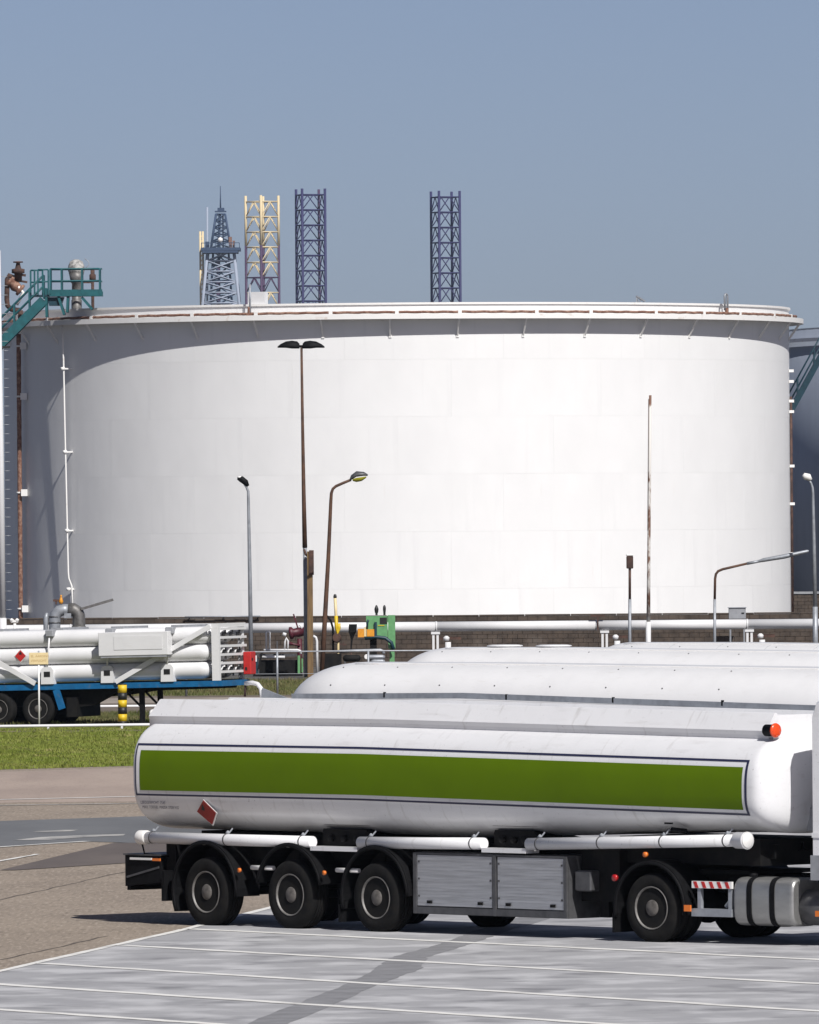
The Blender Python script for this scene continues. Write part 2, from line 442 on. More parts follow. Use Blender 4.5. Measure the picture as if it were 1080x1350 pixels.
def grass(name, label, n, region, m_, hmin, hmax):
    v = []; f = []
    for i in range(n):
        x, y, k = region()
        h = random.uniform(hmin, hmax) * k; wd = random.uniform(.008, .02); a = random.uniform(0, math.pi)
        lx, ly = random.gauss(0, .35)*h, random.gauss(0, .35)*h
        c, s = math.cos(a)*wd, math.sin(a)*wd; b = len(v)
        v += [(x-c,y-s,.008),(x+c,y+s,.008),(x+c*.7+lx*.45,y+s*.7+ly*.45,.008+h*.6),(x-c*.7+lx*.45,y-s*.7+ly*.45,.008+h*.6),(x+lx,y+ly,.008+h)]
        f += [(b,b+1,b+2,b+3),(b+3,b+2,b+4)]
    me = bpy.data.meshes.new(name); me.from_pydata(v, [], f); me.update()
    o = link(name, me, m_)
    return tag(o, label, 'grass', kind='stuff')
def reg1():
    while True:
        x = random.uniform(-17.5, -2.0); y0 = 249.73 + (x+7.06)*0.9
        y = random.uniform(y0-0.4, 303)
        if 292.5 < y < 295.2 and random.random() < .9: continue
        return x, y, (0.55 if y > 296 else 1.0) * (0.6 + 0.8*abs(math.sin(x*1.7+y*.23)*math.cos(y*.61-x)))
grass('grass', 'mown green grass verge beside the forecourt in front of the tube trailer', 120000, reg1, GRASS, .03, .085)
def reg2():
    return random.uniform(-18, 0), random.uniform(303, 322), 1.0
grass('grass', 'thin shaded grass under and behind the tube trailer', 30000, reg2, GRASSD, .05, .15)
def reg3():
    return random.uniform(-22, 4), random.uniform(356, 391), 1.0
grass('grass', 'dry grass strip behind the rail fence', 36000, reg3, GRASSD, .06, .18)

# ------------------------------------------------------------------ the large storage tank
TD = 655.0
TR = 517.5 * TD / F
TC = at(525.5, 812, TD); TC.z = 0
TOPZ = 20.45; LIPZ = 19.42
def polar(r, a, z):          # a = angle from the direction facing the camera, positive to the right
    return Vector((r*math.sin(a), -r*math.cos(a), z))
tank = thing('storage_tank', 'huge white cylindrical storage tank with wind girder, filling the picture behind the tankers', 'storage tank', TC)
def arc_plate(mb, r0, r1, z0, z1, a0, a1, n):
    for i in range(n):
        pass
    rows = []
    out = [[polar(r1, a0+(a1-a0)*i/n, z) for i in range(n+1)] for z in (z0, z1)]
    inn = [[polar(r0, a0+(a1-a0)*i/n, z) for i in range(n+1)] for z in (z0, z1)]
    mb.grid(out, True)
    mb.grid([inn[1], out[1]], False); mb.grid([out[0], inn[0]], False)
    for i in (0, n):
        mb.poly([inn[0][i], out[0][i], out[1][i], inn[1][i]])
bounds = [0.0, 2.18, 5.85, 9.52, 13.2, 16.85, TOPZ]
NPL = 16
for c in range(6):
    mb = MB(); gap = 0.004
    da = 2*math.pi/NPL
    arc_plate(mb, TR-0.05, TR + (5-c)*0.0008, bounds[c]+gap/2, bounds[c+1]-gap/2, gap/2/TR, da-gap/2/TR, 14)
    me = mb.mesh('shell_plate')
    for k in range(NPL):
        o = link('shell_plate', me, TANKW, tank)
        o.rotation_euler.z = k*da + c*1.31
mb = MB(); mb.lathe([(TR-0.03, 0.0), (TR-0.03, TOPZ-0.02)], 256); mb.build('inner_shell', TANKW, tank)
mb = MB(); mb.lathe([(0.0, TOPZ-1.0), (TR*0.5, TOPZ-1.02), (TR-0.06, TOPZ-1.1)], 64); mb.build('floating_roof', GREYPT, tank)
# wind girder: flat ring with an upstand at its outer edge, and curb angle on the shell top
mb = MB(); mb.lathe([(TR+0.004, LIPZ+0.20), (TR+0.93, LIPZ+0.20), (TR+0.93, LIPZ), (TR+0.97, LIPZ), (TR+0.97, LIPZ+0.32), (TR+0.93, LIPZ+0.32), (TR+0.93, LIPZ+0.22), (TR+0.004, LIPZ+0.22)], 256, smooth=False)
mb.build('wind_girder', RIMW, tank)
mb = MB(); mb.lathe([(TR+0.012, TOPZ-0.10), (TR+0.10, TOPZ-0.10), (TR+0.10, TOPZ+0.03), (TR-0.08, TOPZ+0.03), (TR-0.08, TOPZ-0.015)], 256, smooth=False)
mb.build('curb_angle', RIMW, tank)
# girder brackets
mb = MB()
mb.bar((0, -(TR+0.90), LIPZ+0.17), (0, -(TR+0.03), LIPZ-1.05), 0.10, 0.10)
mb.box((-0.09, -(TR+0.06), LIPZ-1.18), (0.09, -(TR+0.012), LIPZ-0.95))
mb.bar((0.07, -(TR+0.78), LIPZ+0.16), (0.07, -(TR+0.02), LIPZ+0.16), 0.06, 0.07)
bme = mb.mesh('girder_bracket')
for k in range(38):
    o = link('girder_bracket', bme, RIMW, tank)
    o.rotation_euler.z = R(-0.8 + k*360/38)
# fire main lying on the girder
n = 220
pts = [polar(TR+0.72, R(-80+160*i/n), LIPZ+0.43+0.012*math.sin(i*1.7)) for i in range(n+1)]
MB().tube(pts, 0.085, 8).build('fire_main', RUST, tank)
mb = MB(); mb.box((-0.12, -(TR+0.82), LIPZ+0.22), (0.12, -(TR+0.62), LIPZ+0.53)); me = mb.mesh('pipe_saddle')
for k in range(17):
    o = link('pipe_saddle', me, RIMW, tank); o.rotation_euler.z = R(-76 + k*9.5 + random.uniform(-.8,.8))
def on_tank(px, r=None):      # angle on the shell (or on a circle of radius r) for a pixel column
    r = r or TR
    lo, hi = R(-86), R(86)
    for _ in range(50):
        a_ = (lo+hi)/2
        x_ = 540 + F*(TC.x + r*math.sin(a_))/(TD - r*math.cos(a_))
        if x_ < px: lo = a_
        else: hi = a_
    return a_
# vent gooseneck on the rim
a = on_tank(950)
base = polar(TR+0.70, a, LIPZ+0.22); sx = Vector((math.cos(a), math.sin(a), 0))
pts = [base, base+Vector((0,0,1.30))]
for i in range(1, 7):
    t = math.pi*i/6
    pts.append(base + Vector((0,0,1.30)) + sx*(-0.16+0.16*math.cos(t)) + Vector((0,0,0.16*math.sin(t))))
pts.append(pts[-1]-Vector((0,0,0.9)))
MB().tube(pts, 0.07, 8).build('gooseneck_vent', GALV, tank)
mb = MB(); mb.tube([base-Vector((0.05,0,0)), base+Vector((-0.05,0,0.55))], 0.12, 8); mb.build('rusty_flange', RUST, tank)
# sampling arm
a = on_tank(846); p = polar(TR+0.02, a, TOPZ); tx = Vector((math.cos(a), math.sin(a), 0))
mb = MB(); mb.bar(p-tx*.30, p-tx*.25+Vector((0,0,.42)), .07); mb.bar(p-tx*.28+Vector((0,0,.42)), p+tx*.38+Vector((0,0,.12)), .15, .10); mb.bar(p+tx*.05, p+tx*.0+Vector((0,0,.25)), .06); mb.bar(p-tx*.1, p-tx*.25+Vector((0,0,.35)), .05)
mb.build('gauge_arm', GALV, tank)
# box and stand pipe at the rim, left
a = on_tank(337); tx = Vector((math.cos(a), math.sin(a), 0)); ny = Vector((math.sin(a), -math.cos(a), 0))
p = polar(TR-0.35, a, TOPZ)
Mb = Matrix.Translation(p) @ Matrix.Rotation(a, 4, 'Z')
mb = MB(); mb.box((-0.45,-0.25,0.02), (0.70,0.35,0.82), Mb); mb.build('instrument_box', WHITE, tank)
p = polar(TR+0.72, a, LIPZ+0.22)
MB().tube([p+tx*.02, p+tx*.02+Vector((0,0,2.1))], .07, 8).build('stand_pipe', GALV, tank)
mb = MB(); mb.tube([p-tx*.05, p-tx*.05+Vector((0,0,.65))], .10, 8); mb.box(tuple(p-Vector((.25,.1,0))), tuple(p+Vector((.25,.1,.25)))); mb.build('rusty_flange', RUST, tank)
# rusty riser with clamps, far left
a = on_tank(26.5, TR+0.45); rr = TR+0.45
pts = [polar(rr, a, z) for z in [0.1+i*(18.9/40) for i in range(41)]]
MB().tube(pts, [0.155+0.008*math.sin(i*2.1) for i in range(41)], 10).build('riser_pipe', RUST, tank)
for z in (1.0, 8.6, 14.9, 18.2):
    p = polar(rr, a, z); tx = Vector((math.cos(a), math.sin(a), 0))
    mb = MB(); mb.tube([p-Vector((0,0,.06)), p+Vector((0,0,.06))], .22, 10); mb.box(tuple(p+Vector((.10,-.42,-.22))), tuple(p+Vector((.52,-.18,.22)))); mb.build('pipe_clamp', RIMW, tank)
# thin white drop pipe standing off the shell
a = on_tank(87.5, TR+0.42); rr = TR+0.42
zs = [19.5, 18.0, 17.2, 13.0, 9.9, 6.0, 3.4, 3.0, 2.5, 0.2]
off = [-.16, -.13, -.10, -.05, 0, .06, .10, .13, .32, .40]
tx = Vector((math.cos(a), math.sin(a), 0)); fx = Vector((1,0,0))
MB().tube([polar(rr, a, z) + fx*o_ for z, o_ in zip(zs, off)], .058, 8).build('drop_pipe', RIMW, tank)
for z in (16.6, 11.2, 6.1, 2.3):
    p = polar(rr, a, z) + fx*(-.05 + (11-z)*.018)
    mb = MB(); mb.tube([p-Vector((0,0,.10)), p+Vector((0,0,.10))], .14, 8); mb.bar(p, polar(TR-.01, a+.006, z), .09); mb.build('pipe_bracket', RIMW, tank)
# dark riser and small boxes on the right limb
a = on_tank(1041.0)
MB().tube([polar(TR+.13, a+.02, .2), polar(TR+.13, a+.02, 14.6)], .09, 8).build('riser_pipe', RUSTDK, tank)
for z in (16.3, 15.6, 14.3, 13.6, 10.0, 7.5, 4.2):
    p = polar(TR+.17, a+.02, z); mb = MB(); mb.box(tuple(p-Vector((.16,.1,.09))), tuple(p+Vector((.16,.1,.09)))); mb.build('pipe_clamp', RIMW, tank)

# ------------------------------------------------------------------ teal stair and platform at the tank's left shoulder
PD = 637.0
st = thing('access_stair', 'teal steel stair and railed platform at the upper left edge of the white tank', 'staircase', (at(90, 400, PD).x, PD, 0))
def lp(px, py, dy=0.0):      # local point of the stair seen at a pixel
    p = at(px, py, PD+dy); return Vector((p.x-st.location.x, dy, p.z))
DEPTH = 1.5
deck0, deck1 = lp(66, 388), lp(135, 387)
mb = MB(); mb.box((deck0.x, -.75, deck0.z-.10), (deck1.x, .75, deck0.z)); mb.build('platform_deck', TEALD, st)
mb = MB(); mb.box((deck0.x-.02, -.79, deck0.z-.14), (deck1.x+.02, -.752, deck0.z+.28)); mb.build('toe_board', TEAL, st)
mb = MB(); mb.box((deck0.x-.02, .752, deck0.z-.14), (deck1.x+.02, .79, deck0.z+.18)); mb.build('toe_board', TEAL, st)
def railing(pts, h, ypos, m_, thick=.07, posts=True):
    mb = MB()
    for f_ in (1.0, .52):
        mb.tube([Vector((p.x, ypos, p.z+h*f_)) for p in pts], thick*.55, 6)
    r_ = mb.build('handrail', m_, st)
    if posts:
        for p in pts:
            MB().box((p.x-thick/2, ypos-thick/2, p.z), (p.x+thick/2, ypos+thick/2, p.z+h)).build('rail_post', m_, st)
RH = 1.62
ptsx = [deck0.x+.05 + (deck1.x-deck0.x-.1)*t for t in (0, .22, .62, .97)]
railing([Vector((x, 0, deck0.z)) for x in ptsx], RH, -.77, TEAL, .11)
railing([Vector((x, 0, deck0.z)) for x in ptsx], RH, .77, TEALD, .11)
mb = MB()
for zf in (RH, RH*.5): mb.tube([(deck1.x-.05, -.77, deck0.z+zf), (deck1.x-.05, .77, deck0.z+zf)], .05, 6)
mb.build('end_rail', TEAL, st)
# legs under the platform
for px0, px1, ya, yb in ((90, 89, 388, 412), (77, 85, 390, 415), (61, 62, 380, 418), (108, 122, 392, 408)):
    for yy in (-.6, .6):
        p, q = lp(px0, ya), lp(px1, yb)
        MB().bar((p.x, yy, p.z), (q.x, yy, q.z), .16).build('platform_leg', TEAL if yy < 0 else TEALD, st)
p, q = lp(62, 392), lp(85, 403)
mb = MB(); mb.prism([(p.x,-.5,p.z),(q.x,-.5,p.z),(q.x-.2,-.5,q.z),(p.x+.15,-.5,q.z)], (0,1.0,0)); mb.build('hopper', TEALD, st)
# landing left of the platform and the flight running down to the left
l0, l1 = lp(40, 389), lp(66, 388)
mb = MB(); mb.box((l0.x, -.7, l0.z-.12), (l1.x-.03, .7, l0.z)); mb.build('landing', TEALD, st)
railing([Vector((x, 0, l0.z)) for x in (l0.x, l0.x+.25, l1.x-.5)], RH, .72, TEAL, .11)
railing([Vector((x, 0, l0.z)) for x in (l1.x-.75, l1.x-.08)], RH, -.73, TEAL, .10)
a0, a1 = lp(58, 394), lp(-60, 512)
for yy, mm in ((-.72, TEAL), (.72, TEALD)):
    mb = MB(); mb.bar((a0.x, yy, a0.z-.1), (a1.x, yy, a1.z-.1), .07, .62); mb.build('stringer', mm, st)
    pts = [Vector((a0.x+(a1.x-a0.x)*t, 0, a0.z+(a1.z-a0.z)*t)) for t in (0, .16, .33, .5, .66, .83, 1)]
    mb = MB()
    for f_ in (1.0, .55): mb.tube([Vector((p.x, yy, p.z+1.55*f_)) for p in pts], .05, 6)
    mb.build('handrail', mm, st)
    for p in pts: MB().box((p.x-.05, yy-.05, p.z), (p.x+.05, yy+.05, p.z+1.55)).build('rail_post', mm, st)
N = 24
me = MB().box((-.16, -.68, -.02), (.16, .68, .03)).mesh('tread')
for i in range(N):
    t = (i+.5)/N
    o = link('tread', me, TEALD, st); o.location = (a0.x+(a1.x-a0.x)*t, 0, a0.z+(a1.z-a0.z)*t)
# support column out of frame on the left carries the flight
MB().bar((a1.x, .0, a1.z), (a1.x, .0, 0), .35).build('support_column', TEALD, st)
MB().box((lp(0,458).x, -.9, lp(0,459.5).z), (lp(14,458).x, -.74, lp(0,456.5).z)).build('flight_bracket', BLACKP, st)
CAPM = mat('weathered_mesh_cap', (0.42,0.41,0.39), .7, c2=(0.16,0.155,0.15), scale=5, lo=.42, hi=.6)
# vent stack with white dome
v = thing('roof_vent', 'grey vent stack with white domed cap beside the teal platform', 'vent', (at(101, 400, 640).x, 640, TOPZ-1.0))
zt = at(101, 347, 640).z - v.location.z
mb = MB(); mb.lathe([(.34,0),(.34,1.6),(.30,1.62),(.30,zt-1.3),(.36,zt-1.28),(.50,zt-.60)], 20); mb.build('stack', INSUL, v)
mb = MB(); mb.lathe([(.50,zt-.60),(.54,zt-.5),(.52,zt-.15),(.40,zt+.12),(.18,zt+.24),(0,zt+.26)], 20); mb.build('dome_cap', CAPM, v)
mb = MB(); mb.tube([(.45,-.2,zt-.5),(.85,-.2,zt-.1),(.80,-.2,zt+.1),(.55,-.2,zt+.3)], .03, 6); mb.build('guard_wire', GALV, v)
MB().tube([(1.05,.1,.2),(1.05,.1,zt-.8)], .10, 8).build('side_pipe', RUSTDK, v)
mb = MB(); mb.lathe([(.22,0),(.22,.35),(.14,.4),(.14,.7)], 10, (1.05,.1,zt-1.1)); mb.bar((.3,.1,zt-1.2),(1.05,.1,zt-1.2),.2); mb.build('side_valve', RUSTDK, v)
# rusted valve on bent pipe, far left
v = thing('rim_valve', 'rust red valve on a bent brown pipe left of the teal stair', 'valve', (at(22, 400, 640.5).x, 640.5, 0))
def vp(px, py, dy=0): p = at(px, py, 640.5); return Vector((p.x-v.location.x, dy, p.z))
mb = MB(); mb.tube([vp(27,409), vp(15,408), vp(10,403), vp(9,395), vp(9.5,368), vp(12,363), vp(18,366)], .17, 10); mb.tube([vp(27,409), vp(27,430)], .17, 10); mb.build('bent_pipe', RUSTDK, v)
mb = MB(); c_ = vp(20,377); mb.lathe([(.15,-.55),(.42,-.5),(.42,-.35),(.28,-.3),(.38,0),(.28,.3),(.42,.35),(.42,.5),(.15,.55)], 14, c_, (1,0,-.8)); mb.build('valve_body', RUST, v)
mb = MB(); mb.lathe([(.25,0),(.25,.5),(.42,.55),(.42,.8),(.2,.85),(.12,1.2),(.32,1.22),(.32,1.3),(0,1.32)], 12, vp(24,371)); mb.bar(vp(24,362), vp(34,363), .16); mb.bar(vp(24,370), vp(36,372), .14); mb.build('actuator', RUSTDK, v)
MB().tube([vp(24,378,-.2), vp(31,386,-.2), vp(22,402,-.2)], .11, 8).build('drain_pipe', RIMW, v)

# ------------------------------------------------------------------ second tank at the right edge
TANKSHADE = mat('shade_toned_tank_paint', (0.34, 0.38, 0.46), 0.65, var=0.12, scale=0.3, spec=0.2, stretch=(1, 1, 0.3))  # blue grey base darkens the shell; its shade is put into the colour
D2 = 760.0
sc2 = F/D2; R2 = 40.0
T2c = at(1030, 800, D2); T2c.x += R2; T2c.z = 0
tank2 = thing('storage_tank', 'storage tank with its shade coloured in blue grey, half hidden at the right edge of the picture', 'storage tank', (T2c.x, D2, 0))
Z2 = at(1060, 452, D2-8).z
mb = MB(); mb.lathe([(R2, 0), (R2, Z2+1.0)], 160); mb.build('shell', TANKSHADE, tank2)
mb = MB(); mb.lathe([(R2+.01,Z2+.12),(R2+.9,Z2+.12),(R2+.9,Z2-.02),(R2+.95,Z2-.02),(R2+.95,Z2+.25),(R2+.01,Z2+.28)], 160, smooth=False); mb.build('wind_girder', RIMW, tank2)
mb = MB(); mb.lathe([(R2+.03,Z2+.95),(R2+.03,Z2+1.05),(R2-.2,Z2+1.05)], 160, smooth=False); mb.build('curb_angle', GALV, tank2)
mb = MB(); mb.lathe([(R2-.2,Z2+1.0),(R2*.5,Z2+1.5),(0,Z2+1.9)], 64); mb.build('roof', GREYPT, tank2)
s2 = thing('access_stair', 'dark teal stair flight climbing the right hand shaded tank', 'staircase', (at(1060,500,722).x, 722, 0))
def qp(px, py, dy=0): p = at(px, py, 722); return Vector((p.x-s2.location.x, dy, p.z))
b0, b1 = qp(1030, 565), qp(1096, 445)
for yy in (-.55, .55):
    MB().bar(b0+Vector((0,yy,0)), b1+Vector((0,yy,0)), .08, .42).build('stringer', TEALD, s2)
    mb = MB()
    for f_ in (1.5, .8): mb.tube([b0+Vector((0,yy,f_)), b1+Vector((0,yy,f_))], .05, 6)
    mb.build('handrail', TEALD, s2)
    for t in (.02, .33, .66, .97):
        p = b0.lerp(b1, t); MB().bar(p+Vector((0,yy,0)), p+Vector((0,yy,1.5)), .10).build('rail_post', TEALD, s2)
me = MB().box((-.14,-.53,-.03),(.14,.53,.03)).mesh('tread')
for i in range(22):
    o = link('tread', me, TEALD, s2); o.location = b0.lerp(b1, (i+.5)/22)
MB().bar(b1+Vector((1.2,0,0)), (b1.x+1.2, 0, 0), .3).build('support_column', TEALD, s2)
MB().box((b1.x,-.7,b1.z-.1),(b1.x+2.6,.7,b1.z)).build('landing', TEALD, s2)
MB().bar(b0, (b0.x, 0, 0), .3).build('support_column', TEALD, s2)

# ------------------------------------------------------------------ far jack-up rig legs and derrick
LD = 3600.0
def rig_leg(px0, px1, pytop, phi, label, mtop, mlow, split_py=None, name='rig_leg'):
    cx = (at(px0, 300, LD).x + at(px1, 300, LD).x)/2
    zt = at((px0+px1)/2, pytop, LD).z
    W = (px1-px0)*LD/F - 0.9
    side = W/(math.cos(phi)+math.sin(phi))
    g = thing(name, label, 'rig leg', (cx, LD, 0), (0,0,phi), 'jack-up rig legs beyond the tank')
    bay = 20*LD/F; h = side/2
    zs = zt - 2.2
    nb = 24
    zsplit = at(px0, split_py, LD).z if split_py else -1
    for k, (sx_, sy_) in enumerate(((-1,-1),(1,-1),(1,1),(-1,1))):
        if split_py:
            MB().tube([(sx_*h, sy_*h, zsplit), (sx_*h, sy_*h, zt)], .48, 8).build('chord', mtop, g)
            MB().tube([(sx_*h, sy_*h, max(0, zs-nb*bay)), (sx_*h, sy_*h, zsplit)], .48, 8).build('chord', mlow if k != 0 else PURPLELEG, g)
        else:
            MB().tube([(sx_*h, sy_*h, 0), (sx_*h, sy_*h, zt)], .50, 8).build('chord', mtop if k != 2 else mlow, g)
    def bay_mesh():
        mb = MB(); c = [(-h,-h),(h,-h),(h,h),(-h,h)]
        for i in range(4):
            a_, b_ = c[i], c[(i+1) % 4]; mid = ((a_[0]+b_[0])/2, (a_[1]+b_[1])/2)
            mb.tube([(*a_, 0), (*b_, 0)], .26, 6); mb.tube([(*mid, 0), (*a_, -bay)], .20, 6); mb.tube([(*mid, 0), (*b_, -bay)], .20, 6)
        return mb.mesh('brace_bay')
    me1 = bay_mesh(); me2 = bay_mesh()
    for i in range(nb):
        z = zs - i*bay
        if z < bay: break
        dark = split_py and z <= zsplit+1 and i == 5
        o = link('brace_bay', me2 if dark else me1, mlow if dark else mtop, g); o.location.z = z
    return g
rig_leg(322.5, 369, 258, R(42), 'cream painted lattice leg of a jack-up rig, darker below, left of the two dark legs', CREAMLEG, PURPLELEG, 324)
rig_leg(389, 430.5, 249, R(15.5), 'dark blue lattice rig leg beside the cream one, left of the gap', DARKLEG, PURPLELEG)
rig_leg(567, 608, 252, R(21), 'dark blue lattice rig leg standing alone above the tank, rightmost of the legs', DARKLEG, DARKLEG)
# derrick
g = thing('drilling_derrick', 'grey blue drilling derrick with crown platform and mast, leftmost beyond the tank', 'derrick', (at(291, 300, LD).x, LD, 0))
def dz(py): return at(291, py, LD).z
def dxp(px): return at(px, 300, LD).x - g.location.x
def tower(z0, z1, w0, w1, n, rc, rb, m_, mb_):
    for sx_, sy_ in ((-1,-1),(1,-1),(1,1),(-1,1)):
        MB().tube([(sx_*w0/2, sy_*w0/2, z0), (sx_*w1/2, sy_*w1/2, z1)], rc, 6).build('tower_leg', m_, g)
    for i in range(n):
        t0, t1 = i/n, (i+1)/n
        wa, wb = w0+(w1-w0)*t0, w0+(w1-w0)*t1; za, zb = z0+(z1-z0)*t0, z0+(z1-z0)*t1
        mb = MB()
        ca = [(-wa/2,-wa/2),(wa/2,-wa/2),(wa/2,wa/2),(-wa/2,wa/2)]; cb = [(-wb/2,-wb/2),(wb/2,-wb/2),(wb/2,wb/2),(-wb/2,wb/2)]
        for k in range(4):
            k2 = (k+1) % 4
            mb.tube([(*ca[k],za),(*cb[k2],zb)], rb, 5); mb.tube([(*ca[k2],za),(*cb[k],zb)], rb, 5); mb.tube([(*cb[k],zb),(*cb[k2],zb)], rb, 5)
        mb.build('brace_bay', mb_, g)
s_ = LD/F
tower(dz(470), dz(330), 62*s_, 34*s_, 10, .60, .26, DERR, DERR)
tower(dz(470), dz(330), 36*s_, 20*s_, 7, .40, .22, DERRB, DERRB)
MB().bar((0,0,0), (0,0,dz(470)), 12*s_).build('substructure', DERRB, g)
mb = MB(); mb.box((-26*s_,-8,dz(331)), (26*s_,8,dz(327))); mb.box((-24*s_,-7.9,dz(334)), (23*s_,7.9,dz(331))); mb.build('monkey_board', DERRB, g)
mb = MB()
for i in range(9):
    x = -25*s_ + i*50*s_/8; mb.bar((x,-8,dz(327)),(x,-8,dz(321)), .25)
mb.bar((-25*s_,-8,dz(321)),(25*s_,-8,dz(321)), .25); mb.build('platform_rail', DERRB, g)
tower(dz(327), dz(282), 26*s_, 12*s_, 5, .42, .18, DERRB, DERRB)
mb = MB(); mb.box((-7.5*s_,-2,dz(279.5)),(7.5*s_,2,dz(278))); mb.box((-4*s_,-1.2,dz(278)),(5*s_,1.2,dz(274))); mb.build('crown_block', DERRB, g)
MB().tube([(0,0,dz(276)),(0,0,dz(262)),(0,0,dz(245))], [.35,.25,.15], 6).build('mast', DERRB, g)
mb = MB(); mb.tube([(-3*s_,0,dz(460)),(-3*s_,0,dz(325)),(-1*s_,0,dz(282))], .55, 6); mb.tube([(3*s_,1,dz(327)),(3*s_,1,dz(282))], .3, 6); mb.build('drill_string', DERRB, g)
mb = MB(); mb.lathe([(0,-1.0),(.8,-.6),(1.0,0),(.8,.6),(0,1.0)], 10, (0,-8.3,dz(317))); mb.build('radar_dome', RIMW, g)
mb = MB(); mb.box((11*s_,-7,dz(327)),(15*s_,-4,dz(313))); mb.box((16*s_,-7,dz(327)),(19*s_,-4,dz(318))); mb.build('winch', RUST, g)
mb = MB(); mb.box((-20*s_,-7,dz(327)),(-15*s_,-4,dz(319))); mb.build('cabin', DERRB, g)
MB().tube([(dxp(272),0,dz(470)),(dxp(273.5),0,dz(273))], .40, 6).build('stand_pipe', DERR, g)
mb = MB()
for x in (264.5, 268): mb.tube([(dxp(x),-2,0),(dxp(x-.5),-2,dz(305))], .42, 6)
for i in range(24):
    za = dz(460)+(dz(308)-dz(460))*i/24; zb = dz(460)+(dz(308)-dz(460))*(i+1)/24
    mb.tube([(dxp(264.3),-2,za),(dxp(267.7),-2,zb)], .16, 5)
mb.build('elevator_mast', CREAMLEG, g)
mb = MB()
for i, py in enumerate((345, 356, 372, 385, 398)):
    mb.box((-6*s_,-3,dz(py+5)),(-1*s_,1,dz(py-3)))
mb.build('travelling_block', PURPLELEG, g)

# ------------------------------------------------------------------ bund wall and pipeline
WY = 430.0
wall = thing('bund_wall', 'long dark brown block wall in front of the white tank', 'wall', (0, WY, 0))
WT = at(540, 811.5, WY).z
x0, x1 = -27.0, 27.0
MB().box((x0, .02, 0), (x1, .34, WT-.06)).build('wall_core', MORTAR, wall)
mb = MB(); bl = .44; bh = (WT-.062)/11; rows_n = 11
for r_ in range(rows_n):
    z = r_*bh
    x = x0 + (bl/2 if r_ % 2 else 0)
    while x < x1-bl:
        j = random.uniform(-.012, .012)
        mb.box((x+.008, -.02+j, z+.006), (x+bl-.008, .05, z+bh-.008)); x += bl
bo = mb.build('block_courses', BLOCK, wall); bo['kind'] = 'stuff'
xx = x0; k = 0
capm = MB().cbox((-1.0+.01, -.028, 0), (1.0-.01, .37, .07), .012).mesh('coping_stone')
while xx < x1:
    o = link('coping_stone', capm, BLOCK, wall); o.location = (xx+1.0, 0, z-.0 if False else WT-.058 + random.uniform(-.006,.006)); xx += 2.0
# wall behind at the right, around the other tank
wall2 = thing('bund_wall', 'short brown block wall at the foot of the shaded tank, right edge', 'wall', (at(1080,800,690).x, 690, 0))
z2 = at(1060, 783, 690).z
MB().box((-9, .02, 0), (16, .3, z2)).build('wall_core', MORTAR, wall2)
mb = MB(); r_ = 0
while (r_+1)*.25 < z2:
    x = -9 + (.25 if r_ % 2 else 0)
    while x < 15.4:
        mb.box((x+.01,-.02+random.uniform(-.01,.01),r_*.25+.01),(x+.49,.05,r_*.25+.24)); x += .5
    r_ += 1
bo = mb.build('block_courses', BLOCK, wall2); bo['kind'] = 'stuff'
MB().box((-9,-.1,z2),(16,.4,z2+.16)).build('coping', GREYPT, wall2)

PY = 424.0
pz = at(540, 826.5, PY).z; pr = .215
pipe = thing('pipeline', 'white pipeline on posts running along the brown bund wall', 'pipeline', (0, PY, 0))
segs = [-27]
for px in (93, 300, 575, 786, 985): segs.append(gx(px, PY))
segs.append(27)
for i in range(len(segs)-1):
    a_, b_ = segs[i], segs[i+1]
    MB().lathe([(pr, a_+.03),(pr, b_-.03)], 20, (0,0,pz), (1,0,0)).build('pipe_section', WHITE, pipe)
for x in segs[1:-1]:
    MB().lathe([(pr+.02, x-.03),(pr+.02, x+.03)], 20, (0,0,pz), (1,0,0)).build('pipe_flange', WHITE, pipe)
for px in (574, 797, 988):
    x = gx(px, PY)
    mb = MB()
    for dx_ in (-.09, .09): mb.box((x+dx_-.05, -.10, 0), (x+dx_+.05, .10, pz-pr-.11))
    mb.box((x-.19,-.14,pz-pr-.11),(x+.19,.14,pz-pr-.005)); mb.build('pipe_support', WHITE, pipe)
    MB().box((x+.17,.12,pz-pr-.35),(x+1.1,.19,pz-pr-.22)).build('support_arm', RUSTDK, pipe)
    x2 = gx(px+18, PY)
    mb = MB(); mb.tube([(x2-.05,-.2,0),(x2-.05,-.2,pz-pr-.45)], .13, 10); mb.build('stub_pipe', WHITE, pipe)
    mb = MB(); mb.lathe([(0,-.1),(.12,-.08),(.14,.05),(.05,.12)], 10, (x2-.12,-.2,pz-pr-.30)); mb.build('stub_cap', WHITE, pipe)
x = gx(788, PY)
mb = MB(); mb.box((x-.03,-.3,pz-.2),(x+.03,-.24,pz+.75-.3)); mb.bar((x-.3,-.27,pz+.42),(x+.3,-.27,pz+.42),.08); mb.build('pipe_bracket', RUSTDK, pipe)
# thin conduit on the coping, left part
co = thing('conduit', 'thin grey conduit pipe along the wall top behind the tube trailer', 'pipe', (gx(295,WY), WY-.2, 0))
za = at(295, 813, WY-.2).z
MB().tube([(-1.7,0,za),(1.6,0,za+.01)], .035, 6).build('conduit_pipe', GALV, co)
for x in (-1.5, 0, 1.5): MB().bar((x,0,za),(x,.2,za-.05), .05).build('conduit_clip', GALV, co)
